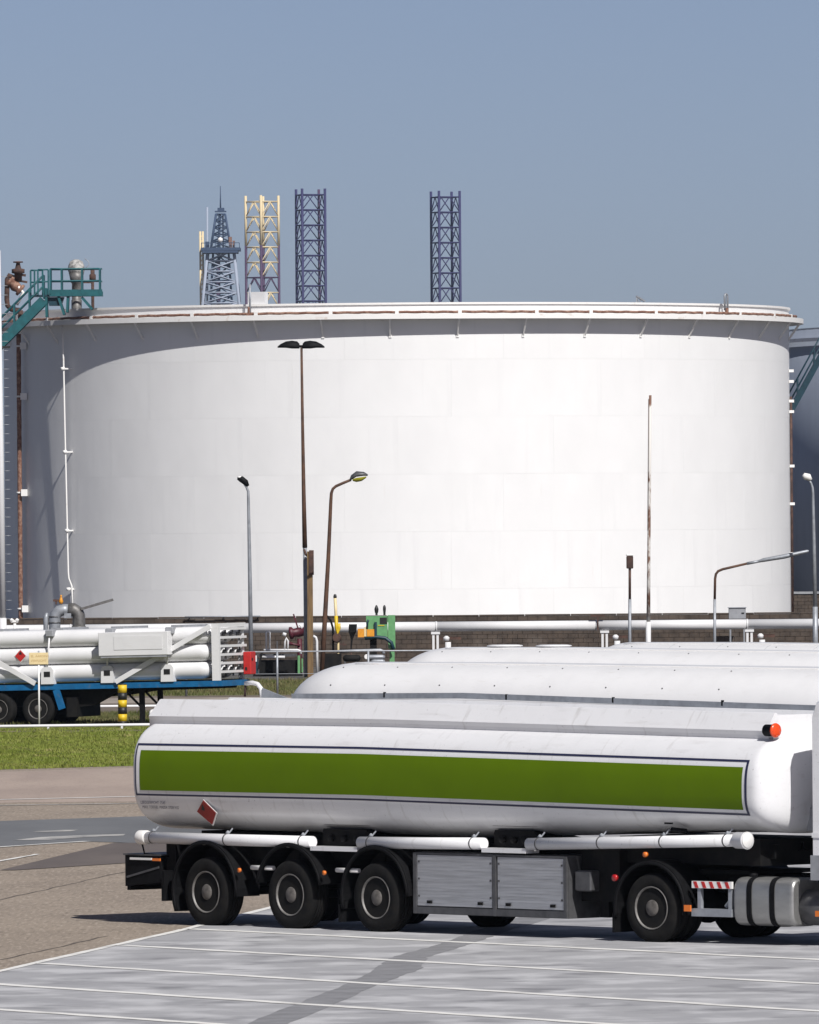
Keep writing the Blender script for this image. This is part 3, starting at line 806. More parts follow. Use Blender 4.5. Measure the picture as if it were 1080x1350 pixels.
# grey cabinet on the wall
cb = thing('cabinet', 'small grey electrical cabinet standing above the pipeline at the wall', 'cabinet', (gx(972,428.6), 428.6, 0))
za, zb = at(972,816,428.6).z, at(972,801.5,428.6).z
MB().cbox((-.37,-.22,za),(.37,.18,zb),.012).build('cabinet_body', GREYPT, cb)
MB().box((-.40,-.26,zb),(.40,.22,zb+.03)).build('cabinet_roof', GALV, cb)
MB().box((.18,-.235,za+.22),(.30,-.222,za+.28)).build('label_plate', BLACKP, cb)
for x in (-.3,.3): MB().bar((x,0,0),(x,0,za),.07).build('cabinet_leg', GALV, cb)

# ------------------------------------------------------------------ road tankers
def SE(v, n): return math.copysign(abs(v)**(2/n), v)
def zoff(s): return 0.0 if s < 3.5 else -0.095*min(1.0, (s-3.5)/8.2)
class Tank:
    def __init__(T, s0, s1, hw, zc, bt, bl, n, dr, df, ex, rise=True, cone=0.0):
        T.s0, T.s1, T.hw, T.zc, T.bt, T.bl, T.n, T.dr, T.df, T.ex, T.rise = s0, s1, hw, zc, bt, bl, n, dr, df, ex, rise
    def low(T, s):
        if not T.rise: return T.bl
        return T.bl - 0.26*min(1, max(0, (s-5.0)/6.0))
    def k(T, s):
        u = s - T.s0; w_ = T.s1 - s; e = T.ex
        kk = 1.0
        if u < T.dr: kk = (max(0, 1-(1-u/T.dr)**e))**(1/e)
        if w_ < T.df: kk = (max(0, 1-(1-w_/T.df)**e))**(1/e)
        return kk
    def pt(T, s, a):
        k = T.k(s); c, sn = math.cos(a), math.sin(a)
        z = (T.bt if sn > 0 else T.low(s))*SE(sn, T.n)
        return Vector((s, T.hw*k*SE(c, T.n), T.zc + zoff(s) + z*k))
    def mesh(T, mb, seg=56):
        ss = []
        for i in range(15): ss.append(T.s0 + T.dr*(i/14)**2.0)
        L0, L1 = T.s0+T.dr, T.s1-T.df
        for i in range(1, 28): ss.append(L0+(L1-L0)*i/28)
        for i in range(15): ss.append(T.s1 - T.df*(1-i/14)**2.0)
        ss[0] += 1e-4; ss[-1] -= 1e-4
        rows = [[T.pt(s, 2*math.pi*(j+.5)/seg) for j in range(seg)] for s in ss]
        mb.grid(rows, True, True)
        n = len(mb.v)
        mb.face(tuple(range(n-seg, n)), True); mb.face(tuple(n-len(rows)*seg+seg-1-i for i in range(seg)), True)
        return mb
    def y(T, s, z):      # near side surface
        d = (z - T.zc - zoff(s)); b = T.bt if d > 0 else T.low(s)
        return -T.hw*T.k(s)*(max(0, 1-(abs(d)/b)**T.n))**(1/T.n)
    def band(T, s0, s1, zf0, zf1, off, ns=40, nz=6):
        """thin skin following the near side, with its own thickness; zf are heights at s before zoff"""
        rows = []
        for i in range(ns+1):
            s = s0+(s1-s0)*i/ns; r_ = []
            for j in range(nz+1):
                z = zf0+(zf1-zf0)*j/nz + zoff(s)
                r_.append(Vector((s, T.y(s, z)-off, z)))
            rows.append(r_)
        return MB().grid(rows, True)

def wheel_mesh(rad=.52, wid=.36, rimr=.305):
    """tyre, rim and hub about the local y axis, outer face at y=-wid/2"""
    h = wid/2
    t = MB(); t.lathe([(rimr,h-.03),(rimr+.03,h),(rad-.10,h),(rad-.035,h-.012),(rad-.008,h-.04),(rad,h-.08)] + [(rad,h-.12),(rad-.018,h-.122),(rad-.018,h-.135),(rad,h-.137)] + [(rad,.01),(rad-.018,.008),(rad-.018,-.008),(rad,-.01)] + [(rad,-h+.137),(rad-.018,-h+.135),(rad-.018,-h+.122),(rad,-h+.12)] + [(rad,-h+.08),(rad-.008,-h+.04),(rad-.035,-h+.012),(rad-.10,-h),(rimr+.03,-h),(rimr,-h+.03)], 40, (0,0,0), (0,1,0))
    r_ = MB(); r_.lathe([(rimr-.03,h-.05),(rimr,h-.05),(rimr+.006,-h+.035),(rimr+.010,-h+.006),(rimr+.0,-h+.0),(rimr-.008,-h+.012),(rimr-.020,-h+.05),(rimr-.040,-h+.120),(rimr-.056,-h+.160)], 36, (0,0,0), (0,1,0))
    hb = MB(); hb.lathe([(rimr-.045,-h+.155),(rimr-.075,-h+.145),(.15,-h+.095),(.05,-h+.095)], 36, (0,0,0), (0,1,0)); hb.lathe([(.125,-h+.10),(.118,-h+.03),(.095,-h+.01),(.0,-h+.005)], 20, (0,0,0), (0,1,0))
    for i in range(10):
        a = 2*math.pi*i/10; c = (.160*math.cos(a), -h+.098, .160*math.sin(a))
        hb.lathe([(.018,0),(.018,-.05),(.010,-.055)], 6, c, (0,1,0))
    for i in range(10):
        a = 2*math.pi*(i+.5)/10; c = (.205*math.cos(a), -h+.125, .205*math.sin(a))
        hb.lathe([(.026,0),(.026,-.012),(.0,-.012)], 8, c, (0,1,0))
    return t.mesh('wheel'), r_.mesh('rim'), hb.mesh('hub')
WM = wheel_mesh()
WD = wheel_mesh(.50, .30, .30)
def add_wheel(parent, x, y, z=.515, WMs=WM, far=False):
    o = link('wheel', WMs[0], RUBBER, parent); o.location = (x, y, z)
    if far: o.rotation_euler.z = math.pi
    o.rotation_euler.y = 0
    link('rim', WMs[1], RIM, o); link('hub', WMs[2], HUB, o)
    return o
def fender(parent, x, y0, y1, a0, a1, rad=.72, z=.53, flap=None):
    mb = MB(); n = 22
    for r_, sgn in ((rad, 1),):
        rows = []
        for i in range(n+1):
            a = a0+(a1-a0)*i/n
            c, s = math.cos(a), math.sin(a)
            rows.append([Vector((x+(rad+.0)*c, y0, z+rad*s)), Vector((x+(rad+.025)*c, y0, z+(rad+.025)*s)), Vector((x+(rad+.025)*c, y1, z+(rad+.025)*s)), Vector((x+rad*c, y1, z+rad*s))])
        mb.grid(rows, False, True); mb.poly(rows[0]); mb.poly(rows[-1])
        # rolled outer lip
        mb.tube([Vector((x+(rad-.015)*math.cos(a0+(a1-a0)*i/n), y0+.01, z+(rad-.015)*math.sin(a0+(a1-a0)*i/n))) for i in range(n+1)], .028, 6)
    f = mb.build('mudguard', BLACK, parent)
    if flap:
        MB().box(flap[0], flap[1]).build('mud_flap', BLACK, f)
    return f

DX = math.cos(R(48)); 
def make_running_gear(t, detail=True):
    axles = (0.0, 1.91, 3.82)
    for x in axles:
        add_wheel(t, x, -1.07); add_wheel(t, x, 1.07, far=True)
        MB().tube([(x,-.95,.515),(x,.95,.515)], .07, 8).build('axle', CHASSIS, t)
        mb = MB(); mb.box((x-.55,-.62,.62),(x+.35,-.50,.74)); mb.box((x-.55,.50,.62),(x+.35,.62,.74)); mb.lathe([(.14,0),(.16,.08),(.13,.16),(.16,.24),(.14,.32)], 12, (x+.33,-.55,.66)); mb.lathe([(.14,0),(.16,.08),(.13,.16),(.16,.24),(.14,.32)], 12, (x+.33,.55,.66)); mb.box((x-.6,-.62,.55),(x-.48,-.5,1.1)); mb.box((x-.6,.5,.55),(x-.48,.62,1.1)); mb.build('suspension', CHASSIS, t)
    for yy in (-.55, .55):
        mb = MB(); mb.prism([(-1.3,yy-.06,.95),(5.2,yy-.06,.93),(8.0,yy-.06,1.05),(11.6,yy-.06,1.22),(11.6,yy-.06,1.42),(8.0,yy-.06,1.36),(5.2,yy-.06,1.32),(-1.3,yy-.06,1.30)], (0,.12,0)); mb.build('chassis_rail', CHASSIS, t)
    # bodies of pump, pipes and brackets below the tank: dark clutter between the rails
    MB().box((-1.0,-.45,.80),(4.6,.45,1.40)).build('subframe', CHASSIS, t)
    MB().box((7.95,-.95,.55),(8.75,.95,1.30)).build('landing_gear_box', CHASSIS, t)
    for yy in (-.8,.8): 
        MB().box((8.25,yy-.07,.32),(8.43,yy+.07,1.2)).build('landing_leg', CHASSIS, t)
    MB().box((8.6,-.8,1.12),(11.5,.8,1.50)).build('fifth_wheel_skid', CHASSIS, t)
    MB().tube([(4.6,.2,1.0),(8.0,.2,1.15)], .12, 8).build('product_pipe', CHASSIS, t)

def tanker_one():
    P0 = Vector((-3.10184, 147.68633, 0)); hd = R(48)
    nrm = Vector((-math.sin(hd), -math.cos(hd), 0))
    o0 = P0 - nrm*1.25
    t = thing('tank_trailer', 'white road tanker trailer with olive green band, nearest in the foreground', 'tank trailer', o0, (0,0,-hd), 'road tankers parked on the slab')
    T = Tank(-1.80, 12.06, 1.25, 2.27, .84, .86, 3.0, .24, .36, 3.4)
    sh = T.mesh(MB()).build('tank_shell', TRAILER, t)
    T.band(-1.49, 11.60, 2.02, 2.625, .006).build('green_band', GREEN, t)
    lw = .028
    for nm, a in (('top', (-1.60, 11.70, 2.70, 2.70+lw)), ('bot', (-1.60, 11.70, 1.94, 1.94+lw)), ('l', (-1.60, -1.60+lw, 1.968, 2.70)), ('r', (11.70-lw*1.6, 11.70, 1.968, 2.70))):
        T.band(a[0], a[1], a[2], a[3], .006, 40 if nm in ('top','bot') else 1, 2 if nm in ('top','bot') else 12).build('navy_outline', NAVY, t)
    lw = .022
    # coaming along the top
    for sg in (-1, 1):
        prof = [(.69,3.385),(.715,3.375),(.875,3.13),(.845,3.07),(.80,2.90),(.55,2.90),(.55,3.02),(.665,3.375)]
        ss = [-1.64+13.36*i/30 for i in range(31)]
        rows = []
        for s in ss:
            rows.append([Vector((s + (-.10*(3.38-z)/.35 if s == ss[0] else 0)+(.0), sg*y, z+zoff(s))) for y, z in prof])
        mb = MB().grid(rows, False, True); mb.poly(rows[0]); mb.poly(rows[-1])
        mb.build('coaming', TRAILER, t)
    for s in (-1.60, 11.64):
        MB().box((s, -.66, 2.9+zoff(s)), (s+.05, .66, 3.355+zoff(s))).build('coaming_end', TRAILER, t)
    MB().box((-1.4,-.6,2.95),(3.4,.6,3.07)).build('walkway', ALU, t)
    for i in range(5):
        s = .6 + i*2.5
        mb = MB(); mb.lathe([(.28,2.95),(.28,3.14),(.30,3.14),(.30,3.20),(.2,3.24),(0,3.25)], 20, (s,0,zoff(s))); mb.build('manhole_lid', ALU, t)
    # folded hand rail lying on the far coaming
    mb = MB(); mb.bar((-.2,.70,3.41),(3.6,.70,3.45),.05,.085); mb.bar((3.6,.70,3.45),(11.95,.70,3.405-.095),.05,.085); mb.build('folded_handrail', GALV, t)
    for i, s in enumerate((1.9, 4.6, 6.9, 9.2, 11.4)):
        mb = MB(); z = 3.44+zoff(s); mb.box((s-.018,.674,z-.03),(s+.018,.70,z+.052)); mb.build('rail_hinge', BLACK, t)
    MB().tube([(-.95,.75,3.36),(-.98,.75,3.52),(-1.06,.75,3.59),(-1.18,.75,3.61),(-1.34,.75,3.60)], .035, 8).build('ladder_hoop', WHITE, t)
    MB().tube([(-1.34,.75,3.60),(-1.36,.75,3.40)], .02, 6).build('hoop_strut', RUSTDK, t)
    mb = MB(); mb.prism([(-.95,.72,3.37),(-.30,.72,3.37),(-.93,.72,3.53)], (0,.03,0)); mb.build('hoop_gusset', GALV, t)
    # rear round lamp / coupling seen beside the coaming
    mb = MB(); mb.lathe([(.08,0),(.11,-.04),(.11,-.16),(.07,-.20),(0,-.20)], 14, (-1.60,-.60,3.16), (1,0,0)); mb.build('rear_vent', BLACK, t)
    mb = MB(); mb.lathe([(.07,0),(.07,-.05),(0,-.06)], 12, (-1.76,-.72,3.16), (1,0,0)); mb.build('rear_lamp', WHITEV, t)
    # marker lamp on the front corner
    mb = MB(); mb.lathe([(.085,-.16),(.085,0),(.10,.01)], 18, (11.86,-.86,3.14+zoff(11.8)), (1,0,0)); lampo = mb.build('marker_lamp', BLACK, t)
    mb = MB(); mb.lathe([(.10,.012),(.105,.03),(.095,.05),(.04,.06),(0,.062)], 18, (11.86,-.86,3.14+zoff(11.8)), (1,0,0))
    for i in range(8):
        a = 2*math.pi*i/8; mb.lathe([(.012,.03),(.012,.058)], 6, (11.86,-.86+.075*math.cos(a),3.14+zoff(11.8)+.075*math.sin(a)), (1,0,0))
    mb.build('lens', ORANGE, lampo)
    # hose tubes hung along the near side
    yt = -1.16
    def zt(s): return 1.305 if s < 2.4 else (1.305+(s-2.4)*.012 if s < 7.0 else 1.36+(s-7.0)*.030)
    for a, b in ((-1.52,2.34),(3.40,6.10),(7.06,11.42)):
        tb = MB().tube([(a,yt,zt(a)),((a+b)/2,yt,(zt(a)+zt(b))/2-.003),(b,yt,zt(b))], .088, 18).build('hose_tube', TRAILER, t)
        k = max(2, int((b-a)/1.45)+1)
        for i in range(k):
            s = a+.22+(b-a-.45)*i/(k-1)
            MB().tube([(s-.012,yt,zt(s)),(s+.012,yt,zt(s))], .092, 18).build('clamp', STEELDK, tb)
            zz = zt(s)
            mb = MB(); ys = T.y(s, zz+.28+zoff(s)*0)
            mb.bar((s,yt+.02,zz+.08),(s+.05,yt+.07,zz+.17),.05,.02); mb.tube([(s-.01,yt-.0,zz+.09),(s+.03,yt,zz+.12)], .024, 6); mb.build('hanger', GALV, tb)
    MB().lathe([(.10,-.10),(.108,-.08),(.108,.08),(.096,.10)], 18, (-1.52,yt,zt(-1.5)), (1,0,0)).build('tube_cap', WHITEV, t)
    cp = MB().lathe([(.096,-.10),(.118,-.08),(.118,.10),(.125,.11),(.125,.135)], 20, (11.48,yt,zt(11.48)), (1,0,0)).build('tube_cap', TRAILER, t)
    MB().lathe([(.118,.137),(.10,.15),(.0,.155)], 20, (11.48,yt,zt(11.48)), (1,0,0)).build('cap_lid', WHITEV, cp)
    MB().tube([(-1.55,yt,1.20),(-1.50,yt,1.06),(-1.30,yt,1.05),(-1.05,yt+.1,1.02)], .014, 6).build('air_line', BLACK, t)
    # outlet recesses in the skirt, with a pale sill
    for a, b in ((2.36,3.38),(6.12,7.04)):
        zz = zt((a+b)/2)
        mb = MB(); mb.prism([(a,-.98,zz-.05),(b,-.98,zz-.05),(b,-.98,zz+.12),(b-.10,-.98,zz+.19),(a+.02,-.98,zz+.19),(a,-.98,zz+.15)], (0,.5,0)); rc = mb.build('outlet_recess', CHASSIS, t)
        rows = []
        for z in (zz+.06, zz+.25):
            rows.append([Vector((a+(b-a)*i/10, T.y(a+(b-a)*i/10, z)-.012, z)) for i in range(11)])
        mb = MB().grid(rows, True); mb.build('recess_cover', GRIME, rc)
        MB().box((a-.01,-1.22,zz-.13),(b+.01,-.95,zz-.065)).build('sill', TRAILER, rc)
        for i in range(3):
            s = a+.22+i*(b-a-.44)/2
            MB().lathe([(.05,0),(.05,-.06),(.04,-.07),(0,-.07)], 12, (s,-.98,zz+.05), (0,1,0)).build('outlet_cap', CHASSIS, rc)
    # aluminium lockers
    lk = MB().box((4.60,-1.16,.30),(7.90,-.45,1.20)).build('locker', STEELDK, t)
    for a, b in ((4.68,6.30),(6.42,7.82)):
        mb = MB(); nr = 17; z0_, z1_ = .42, 1.165; rows = []
        for i in range(nr):
            za = z0_+(z1_-z0_)*i/nr; zb = z0_+(z1_-z0_)*(i+1)/nr; dz_ = (zb-za)
            for zz, yy in ((za,-1.1872),(za+dz_*.10,-1.190),(za+dz_*.90,-1.190),(zb-.001,-1.1872)):
                rows.append([Vector((a,yy,zz)),Vector((b,yy,zz))])
        mb.grid(rows, False); mb.build('shutter_panel', ALU, lk)
    for x in (4.605, 6.325, 7.835):
        MB().box((x,-1.205,.305),(x+.065,-1.165,1.195)).build('locker_post', STEELDK, lk)
    MB().box((4.67,-1.200,.31),(7.83,-1.166,.405)).build('locker_sill', STEELDK, lk)
    MB().box((4.67,-1.200,1.17),(7.83,-1.166,1.197)).build('locker_head', STEELDK, lk)
    for xl in (4.95, 6.05, 6.65, 7.60):
        mb = MB(); mb.box((xl-.05,-1.206,.455),(xl+.05,-1.191,.50)); mb.tube([(xl-.03,-1.212,.49),(xl+.03,-1.212,.49)], .009, 6); mb.build('latch', CHASSIS, lk)
    for xl in (4.72, 6.27, 6.45, 7.79):
        for zl in (.55, .80, 1.05): MB().box((xl-.015,-1.198,zl),(xl+.015,-1.191,zl+.03)).build('hinge', STEELDK, lk)
    MB().cbox((7.98,-1.12,.70),(8.32,-.75,1.0),.02).build('valve_box', STEELDK, t)
    make_running_gear(t)
    fender(t, 0.0, -1.27, -.83, R(-5), R(205), .735, .53, ((-.985,-1.27,.36),(-.92,-.83,.82)))
    fender(t, 1.91, -1.27, -.83, R(12), R(168), .735, .53)
    fender(t, 3.82, -1.27, -.83, R(2), R(195), .735, .53, ((3.02,-1.27,.14),(3.07,-.83,.40)))
    for x in (0.93, 2.84):
        MB().lathe([(.035,0),(.035,-.03),(0,-.034)], 10, (x-.10,-1.275,.86), (0,1,0)).build('side_marker', AMBER, t)
        MB().tube([(x+.02,-1.15,.90),(x+.52,-1.15,.90)], .035, 8).build('marker_tube', WHITEV, t)
    MB().tube([(2.95,-1.2,.62),(2.98,-1.2,.50),(3.10,-1.2,.46)], .02, 6).build('air_line', BLACK, t)
    # rear bumper, light bar and hitch
    MB().prism([(-1.94,-1.17,.56),(-1.12,-1.17,.64),(-1.12,-1.17,1.03),(-1.94,-1.17,1.03)], (0,2.34,0)).build('rear_bumper', BLACK, t)
    MB().box((-1.97,-1.185,1.032),(-1.10,1.185,1.055)).build('bumper_cap', STEELDK, t)
    MB().bar((-1.90,-1.176,.70),(-1.15,-1.176,.86),.012,.03).build('bumper_stay', STEELDK, t)
    MB().box((-1.955,-1.12,.50),(-1.87,1.12,.56)).build('underrun_bar', CHASSIS, t)
    MB().box((-1.12,-1.05,.50),(-.9,1.05,1.22)).build('bumper_bracket', CHASSIS, t)
    MB().box((-1.80,-1.20,.965),(-1.30,-1.182,.998)).build('reflector_strip', WHITEV, t)
    MB().box((-1.28,-1.20,.955),(-1.10,-1.182,.995)).build('reflector_strip', AMBER, t)
    MB().tube([(-1.96,-1.0,.82),(-2.04,-1.0,.80),(-2.07,-1.0,.72),(-2.03,-1.0,.66),(-1.96,-1.0,.64)], .022, 8).build('hitch_hook', BLACK, t)
    MB().box((-2.02,-1.10,.86),(-1.94,-.9,.90)).build('hitch_plate', BLACK, t)
    for yy in (-.9, .9): MB().box((-1.968,yy-.2,.80),(-1.952,yy+.2,.95)).build('tail_lamp', REDL, t)
    # hazard diamond low on the side
    def onside(s, z, off): return Vector((s, -1.235 + (1.885-z)*.22 - off, z))
    c4 = [(-.04,1.885),(-.225,1.715),(.07,1.525),(.20,1.70)]
    cs = sum(p[0] for p in c4)/4; cz = sum(p[1] for p in c4)/4
    MB().prism([onside(cs+(s-cs)*1.10, cz+(z-cz)*1.10, .0) for s, z in c4], (0,.010,0)).build('diamond_border', WHITEV, t)
    MB().prism([onside(s, z, .012) for s, z in c4], (0,.009,0)).build('hazard_diamond', REDD, t)
    MB().prism([onside(-.07+a,1.775+b,.018) for a, b in ((-.035,-.03),(.03,-.045),(.035,.0),(.0,.055),(-.012,.02))], (0,.004,0)).build('flame_mark', BLACKP, t)
    MB().bar((.0,-1.10,1.62),(.0,-.9,1.62),.03).build('diamond_bracket', GALV, t)
    # two lines of lettering near the rear
    for txt, zz, sz in (('LEEGGEWICHT: 7545', 1.815, .062), ('MAX. TOEGEL. MASSA: 37000 KG', 1.745, .058)):
        yy = T.y(-1.2, zz)
        slope = (T.y(-1.2, zz+.05)-T.y(-1.2, zz-.05))/.1
        Mx = Matrix.Translation((-1.52, yy-.03, zz)) @ Matrix.Rotation(R(90)-math.atan(-slope)*-1*0, 4, 'X')
        text_mesh('weight_lettering', txt, sz, Mx, NAVY, t)
    # small plate and stain near the front
    mb = MB(); mb.box((9.95,-1.20,1.70),(10.12,-1.19,1.725)); mb.build('valve_plate', BLACK, t)
    mb = MB(); mb.tube([(10.0,-1.10,1.62),(10.25,-1.05,1.60)], .035, 8); mb.build('breather_valve', BLACK, t)
    MB().box((11.98,-.35,1.62),(12.14,-.05,1.95)).build('front_junction_box', GREYPT, t)
    return t, T
t1, T1 = tanker_one()

def tanker_back(px, py, label, hd, opts):
    """plain white tanker parked behind: smooth shell, hatch lids, running gear"""
    zt = 3.3
    d_ = CD + _r*((px-540)/F) - CU*((py-675)/F)
    k_ = (zt-EYE)/d_.z
    ridge = Vector((0,0,EYE)) + d_*k_
    t = thing('tank_trailer', label, 'tank trailer', (ridge.x, ridge.y, 0), (0,0,-hd), 'road tankers parked on the slab')
    s0 = -opts['lead']
    T = Tank(s0, s0+13.6, 1.25, 2.32, .98, .90, opts['n'], opts['dr'], .5, opts['ex'], False)
    T.mesh(MB()).build('tank_shell', WHITE, t)
    # rows of rivets and panel seams on the shell
    for a in (R(180+opts['a1']), ):
        pass
    for i in range(int(11.5/1.3)):
        s = s0+1.3+i*1.3
        pts = [T.pt(s, R(95+85*j/24)) for j in range(25)]
        pts = [p-(p-Vector((s,0,2.3))).normalized()*.001 for p in pts]
        if opts['seams']: MB().tube(pts, .004, 4).build('weld_seam', GREYPT, t)
        for a in (R(118), R(150)):
            p = T.pt(s+.25, a); nrm = (p-Vector((s+.25,0,2.3))).normalized()
            mb = MB(); mb.lathe([(.016,0),(.016,.008),(0,.012)], 8, p, nrm); mb.build('rivet_boss', STEELDK, t)
    pts0 = [T.pt(s0+opts['dr']+ (13.0-opts['dr'])*i/20, R(108)) + Vector((0,-.002,.004)) for i in range(21)]
    MB().tube(pts0, .014, 6).build('side_seam', RIMW, t)
    for i in opts['lids']:
        mb = MB(); mb.lathe([(.36,3.22),(.36,3.31),(.40,3.31),(.40,3.335),(.30,3.35),(0,3.355)], 20, (i,.15,0)); mb.build('manhole_lid', WHITE, t)
    make_running_gear(t)
    for x in (0.0,1.91,3.82): fender(t, x, -1.27, -.83, R(5), R(180), .735, .53)
    MB().cbox((s0-.2,-1.18,.58),(s0+.5,1.18,1.04),.02).build('rear_bumper', BLACK, t)
    return t
tanker_back(470, 872.5, 'plain white road tanker trailer directly behind the green banded one', R(34), dict(lead=1.42, n=2.3, dr=1.7, ex=2.0, a1=0, seams=False, lids=()))
tanker_back(592, 853, 'white road tanker trailer with flat hatch lids, third row back', R(34), dict(lead=1.3, n=2.3, dr=1.5, ex=2.0, a1=0, seams=False, lids=(1.4, 2.7)))
tanker_back(822, 846.5, 'farthest white road tanker trailer with panel seams, only its top showing', R(34), dict(lead=.9, n=2.3, dr=1.2, ex=2.0, a1=0, seams=True, lids=()))

# ------------------------------------------------------------------ tractor unit pulling the nearest trailer
def tractor():
    hd = R(42)
    base = (Matrix.Translation(t1.location) @ Matrix.Rotation(-R(48), 4, 'Z')) @ Vector((9.71, 0, 0))
    nrm = Vector((-math.sin(R(48)), -math.cos(R(48)), 0)); n2 = Vector((-math.sin(hd), -math.cos(hd), 0))
    wheelpt = base + nrm*1.25
    base = wheelpt - n2*1.25
    t = thing('truck_tractor', 'white truck tractor with aluminium fuel tank, coupled to the nearest tanker at right', 'truck', (base.x, base.y, 0), (0,0,-hd))
    for yy in (-1.10, -.77): add_wheel(t, 0, yy, .50, WD)
    for yy in (1.10, .77): add_wheel(t, 0, yy, .50, WD, True)
    for x, yy in ((4.2,-1.08),(4.2,1.08)): add_wheel(t, x, yy, .50, WD, yy > 0)
    MB().tube([(0,-1,.5),(0,1,.5)], .11, 10).build('drive_axle', CHASSIS, t)
    MB().lathe([(.0,-.3),(.22,-.2),(.26,0),(.22,.2),(0,.3)], 14, (0,0,.5), (0,1,0)).build('differential', CHASSIS, t)
    for yy in (-.42, .36): MB().box((-.95,yy,.72),(4.4,yy+.07,.98)).build('chassis_rail', CHASSIS, t)
    MB().box((.9,-.6,.55),(2.6,.6,.95)).build('gearbox', CHASSIS, t)
    MB().lathe([(.45,1.02),(.50,1.05),(.50,1.12),(.45,1.15)], 24, (.2,0,0)).build('fifth_wheel', CHASSIS, t)
    MB().box((-.9,-.7,.98),(1.4,.7,1.04)).build('deck_plate', CHASSIS, t)
    fender(t, 0, -1.28, -.62, R(-8), R(192), .66, .50, ((-.70,-1.28,.14),(-.65,-.62,.42)))
    fender(t, 0, .62, 1.28, R(0), R(190), .66, .50)
    for x, z in ((.62,.47),): MB().box((x+.05,-1.31,z),(x+.17,-1.285,z+.09)).build('side_marker', AMBER, t)
    MB().lathe([(.04,0),(.04,-.04),(0,-.045)], 10, (-.10,-1.22,1.26), (0,1,0)).build('side_marker', AMBER, t)
    MB().lathe([(.05,0),(.05,-.04),(0,-.045)], 10, (-.66,-1.24,.92), (0,1,0)).build('side_marker', REDL, t)
    # side frame between wheel and fuel tank
    x0_, x1_ = .76, 1.50
    fr = MB().box((x0_,-1.24,.80),(x1_,-1.20,.90)).build('reflective_board', WHITEV, t)
    for i in range(5):
        xa = x0_+.02+i*.145
        mb = MB(); mb.prism([(xa+.05,-1.245,.805),(xa+.11,-1.245,.805),(xa+.07,-1.245,.895),(xa+.01,-1.245,.895)], (0,.004,0)); mb.build('red_stripe', REDS, fr)
    MB().box((x0_,-1.25,.40),(x1_,-1.12,.51)).build('step_bar', GALV, t)
    for x in (x0_+.12, x1_-.05): MB().box((x-.03,-1.22,.512),(x+.03,-1.16,.798)).build('frame_upright', GALV, t)
    MB().bar((1.20,-1.0,.53),(1.44,-1.0,.78), .05).build('frame_brace', GALV, t)
    # fuel tank with straps
    xa, xb = 1.53, 2.62; zc_, hz, hy = .625, .345, .33; yc = -.92
    rows = []
    def ring(x, k):
        return [Vector((x, yc+SE(math.cos(2*math.pi*j/32), 4.2)*hy*k, zc_+SE(math.sin(2*math.pi*j/32), 4.2)*hz*k)) for j in range(32)]
    for x, k in ((xa,.90),(xa+.01,.95),(xa+.03,.99),(xa+.06,1),(xb-.07,1),(xb-.035,.99),(xb-.01,.95),(xb,.90)): rows.append(ring(x, k))
    mb = MB().grid(rows, True, True); mb.poly(rows[0]); mb.poly(rows[-1]); ft = mb.build('fuel_tank', ALU2, t)
    for x in (xa+.30, xa+.72):
        rows = [ring(x-.045,1.012), ring(x-.045,1.03), ring(x+.045,1.03), ring(x+.045,1.012)]
        MB().grid(rows, False, True).build('tank_strap', BLACK, ft)
    MB().lathe([(.06,0),(.06,.05),(0,.06)], 12, (xa+.18,-1.0,zc_+hz-.005)).build('filler_cap', BLACK, ft)
    # round air tank ahead of the fuel tank
    at_ = MB().lathe([(.25,-.62),(.255,0),(.24,.02),(.10,.03),(0,.03)], 32, (3.02,-.86,.55), (1,0,0)).build('air_tank', STEELDK, t)
    for i in range(8):
        a = 2*math.pi*(i+.5)/8
        MB().lathe([(.012,.02),(.012,.03)], 6, (3.02,-.86+.21*math.cos(a),.55+.21*math.sin(a)), (1,0,0)).build('cover_bolt', BLACK, at_)
    MB().box((3.03,-1.24,.44),(3.12,-1.19,.52)).build('side_marker', AMBER, t)
    # cab: rounded box body standing on the chassis
    cx0, cx1 = 2.95, 5.20
    out = [(cx0,1.00),(cx0,3.25),(cx0+.08,3.45),(cx0+.5,3.62),(cx0+1.4,3.66),(cx1-.25,3.45),(cx1-.06,2.4),(cx1,1.9),(cx1,.55),(cx1-.5,.45),(cx1-.5,1.0)]
    mb = MB()
    for i in range(1):
        rows = []
        for y, k in ((-1.22,.94),(-1.25,.985),(-1.255,1.0),(1.255,1.0),(1.25,.985),(1.22,.94)):
            cxm, czm = (cx0+cx1)/2, 2.1
            if abs(y) < 1.24: k = 1.0
            yy = y
            rows.append([Vector((cxm+(x-cxm)*(1.0 if k == 1 else k+.05), yy, czm+(z-czm)*(1.0 if k == 1 else k+.05))) for x, z in out])
        rows[0] = [Vector((cx0+.06+(p.x-cx0)*(1-.12/(cx1-cx0)), -1.25, p.z-.03 if p.z > 3 else p.z)) for p in rows[2]]
        rows[-1] = [Vector((p.x, 1.25, p.z)) for p in rows[0]]
        rows = [rows[0], [Vector((p.x,-1.17,p.z)) for p in rows[2]], [Vector((p.x,1.17,p.z)) for p in rows[2]], rows[-1]]
        mb.grid(rows, False, True); mb.poly(rows[0]); mb.poly(rows[-1])
    cab = mb.build('cab', TRAILER, t)
    MB().box((cx0+.02,-1.262,.95),(cx0+.60,-1.252,1.30)).build('sill_panel', GREYPT, cab)
    MB().box((cx0+.05,-1.265,1.55),(cx0+.58,-1.252,1.62)).build('side_moulding', TRAILER, cab)
    MB().box((cx0+.72,-1.262,1.1),(cx1-.25,-1.252,2.2)).build('door', TRAILER, cab)
    MB().box((cx0+.78,-1.268,2.25),(cx1-.4,-1.252,3.0)).build('side_window', BLACKP, cab)
    MB().box((cx1-.10,-1.1,2.3),(cx1+.01,1.1,3.2), None).build('windscreen', BLACKP, cab)
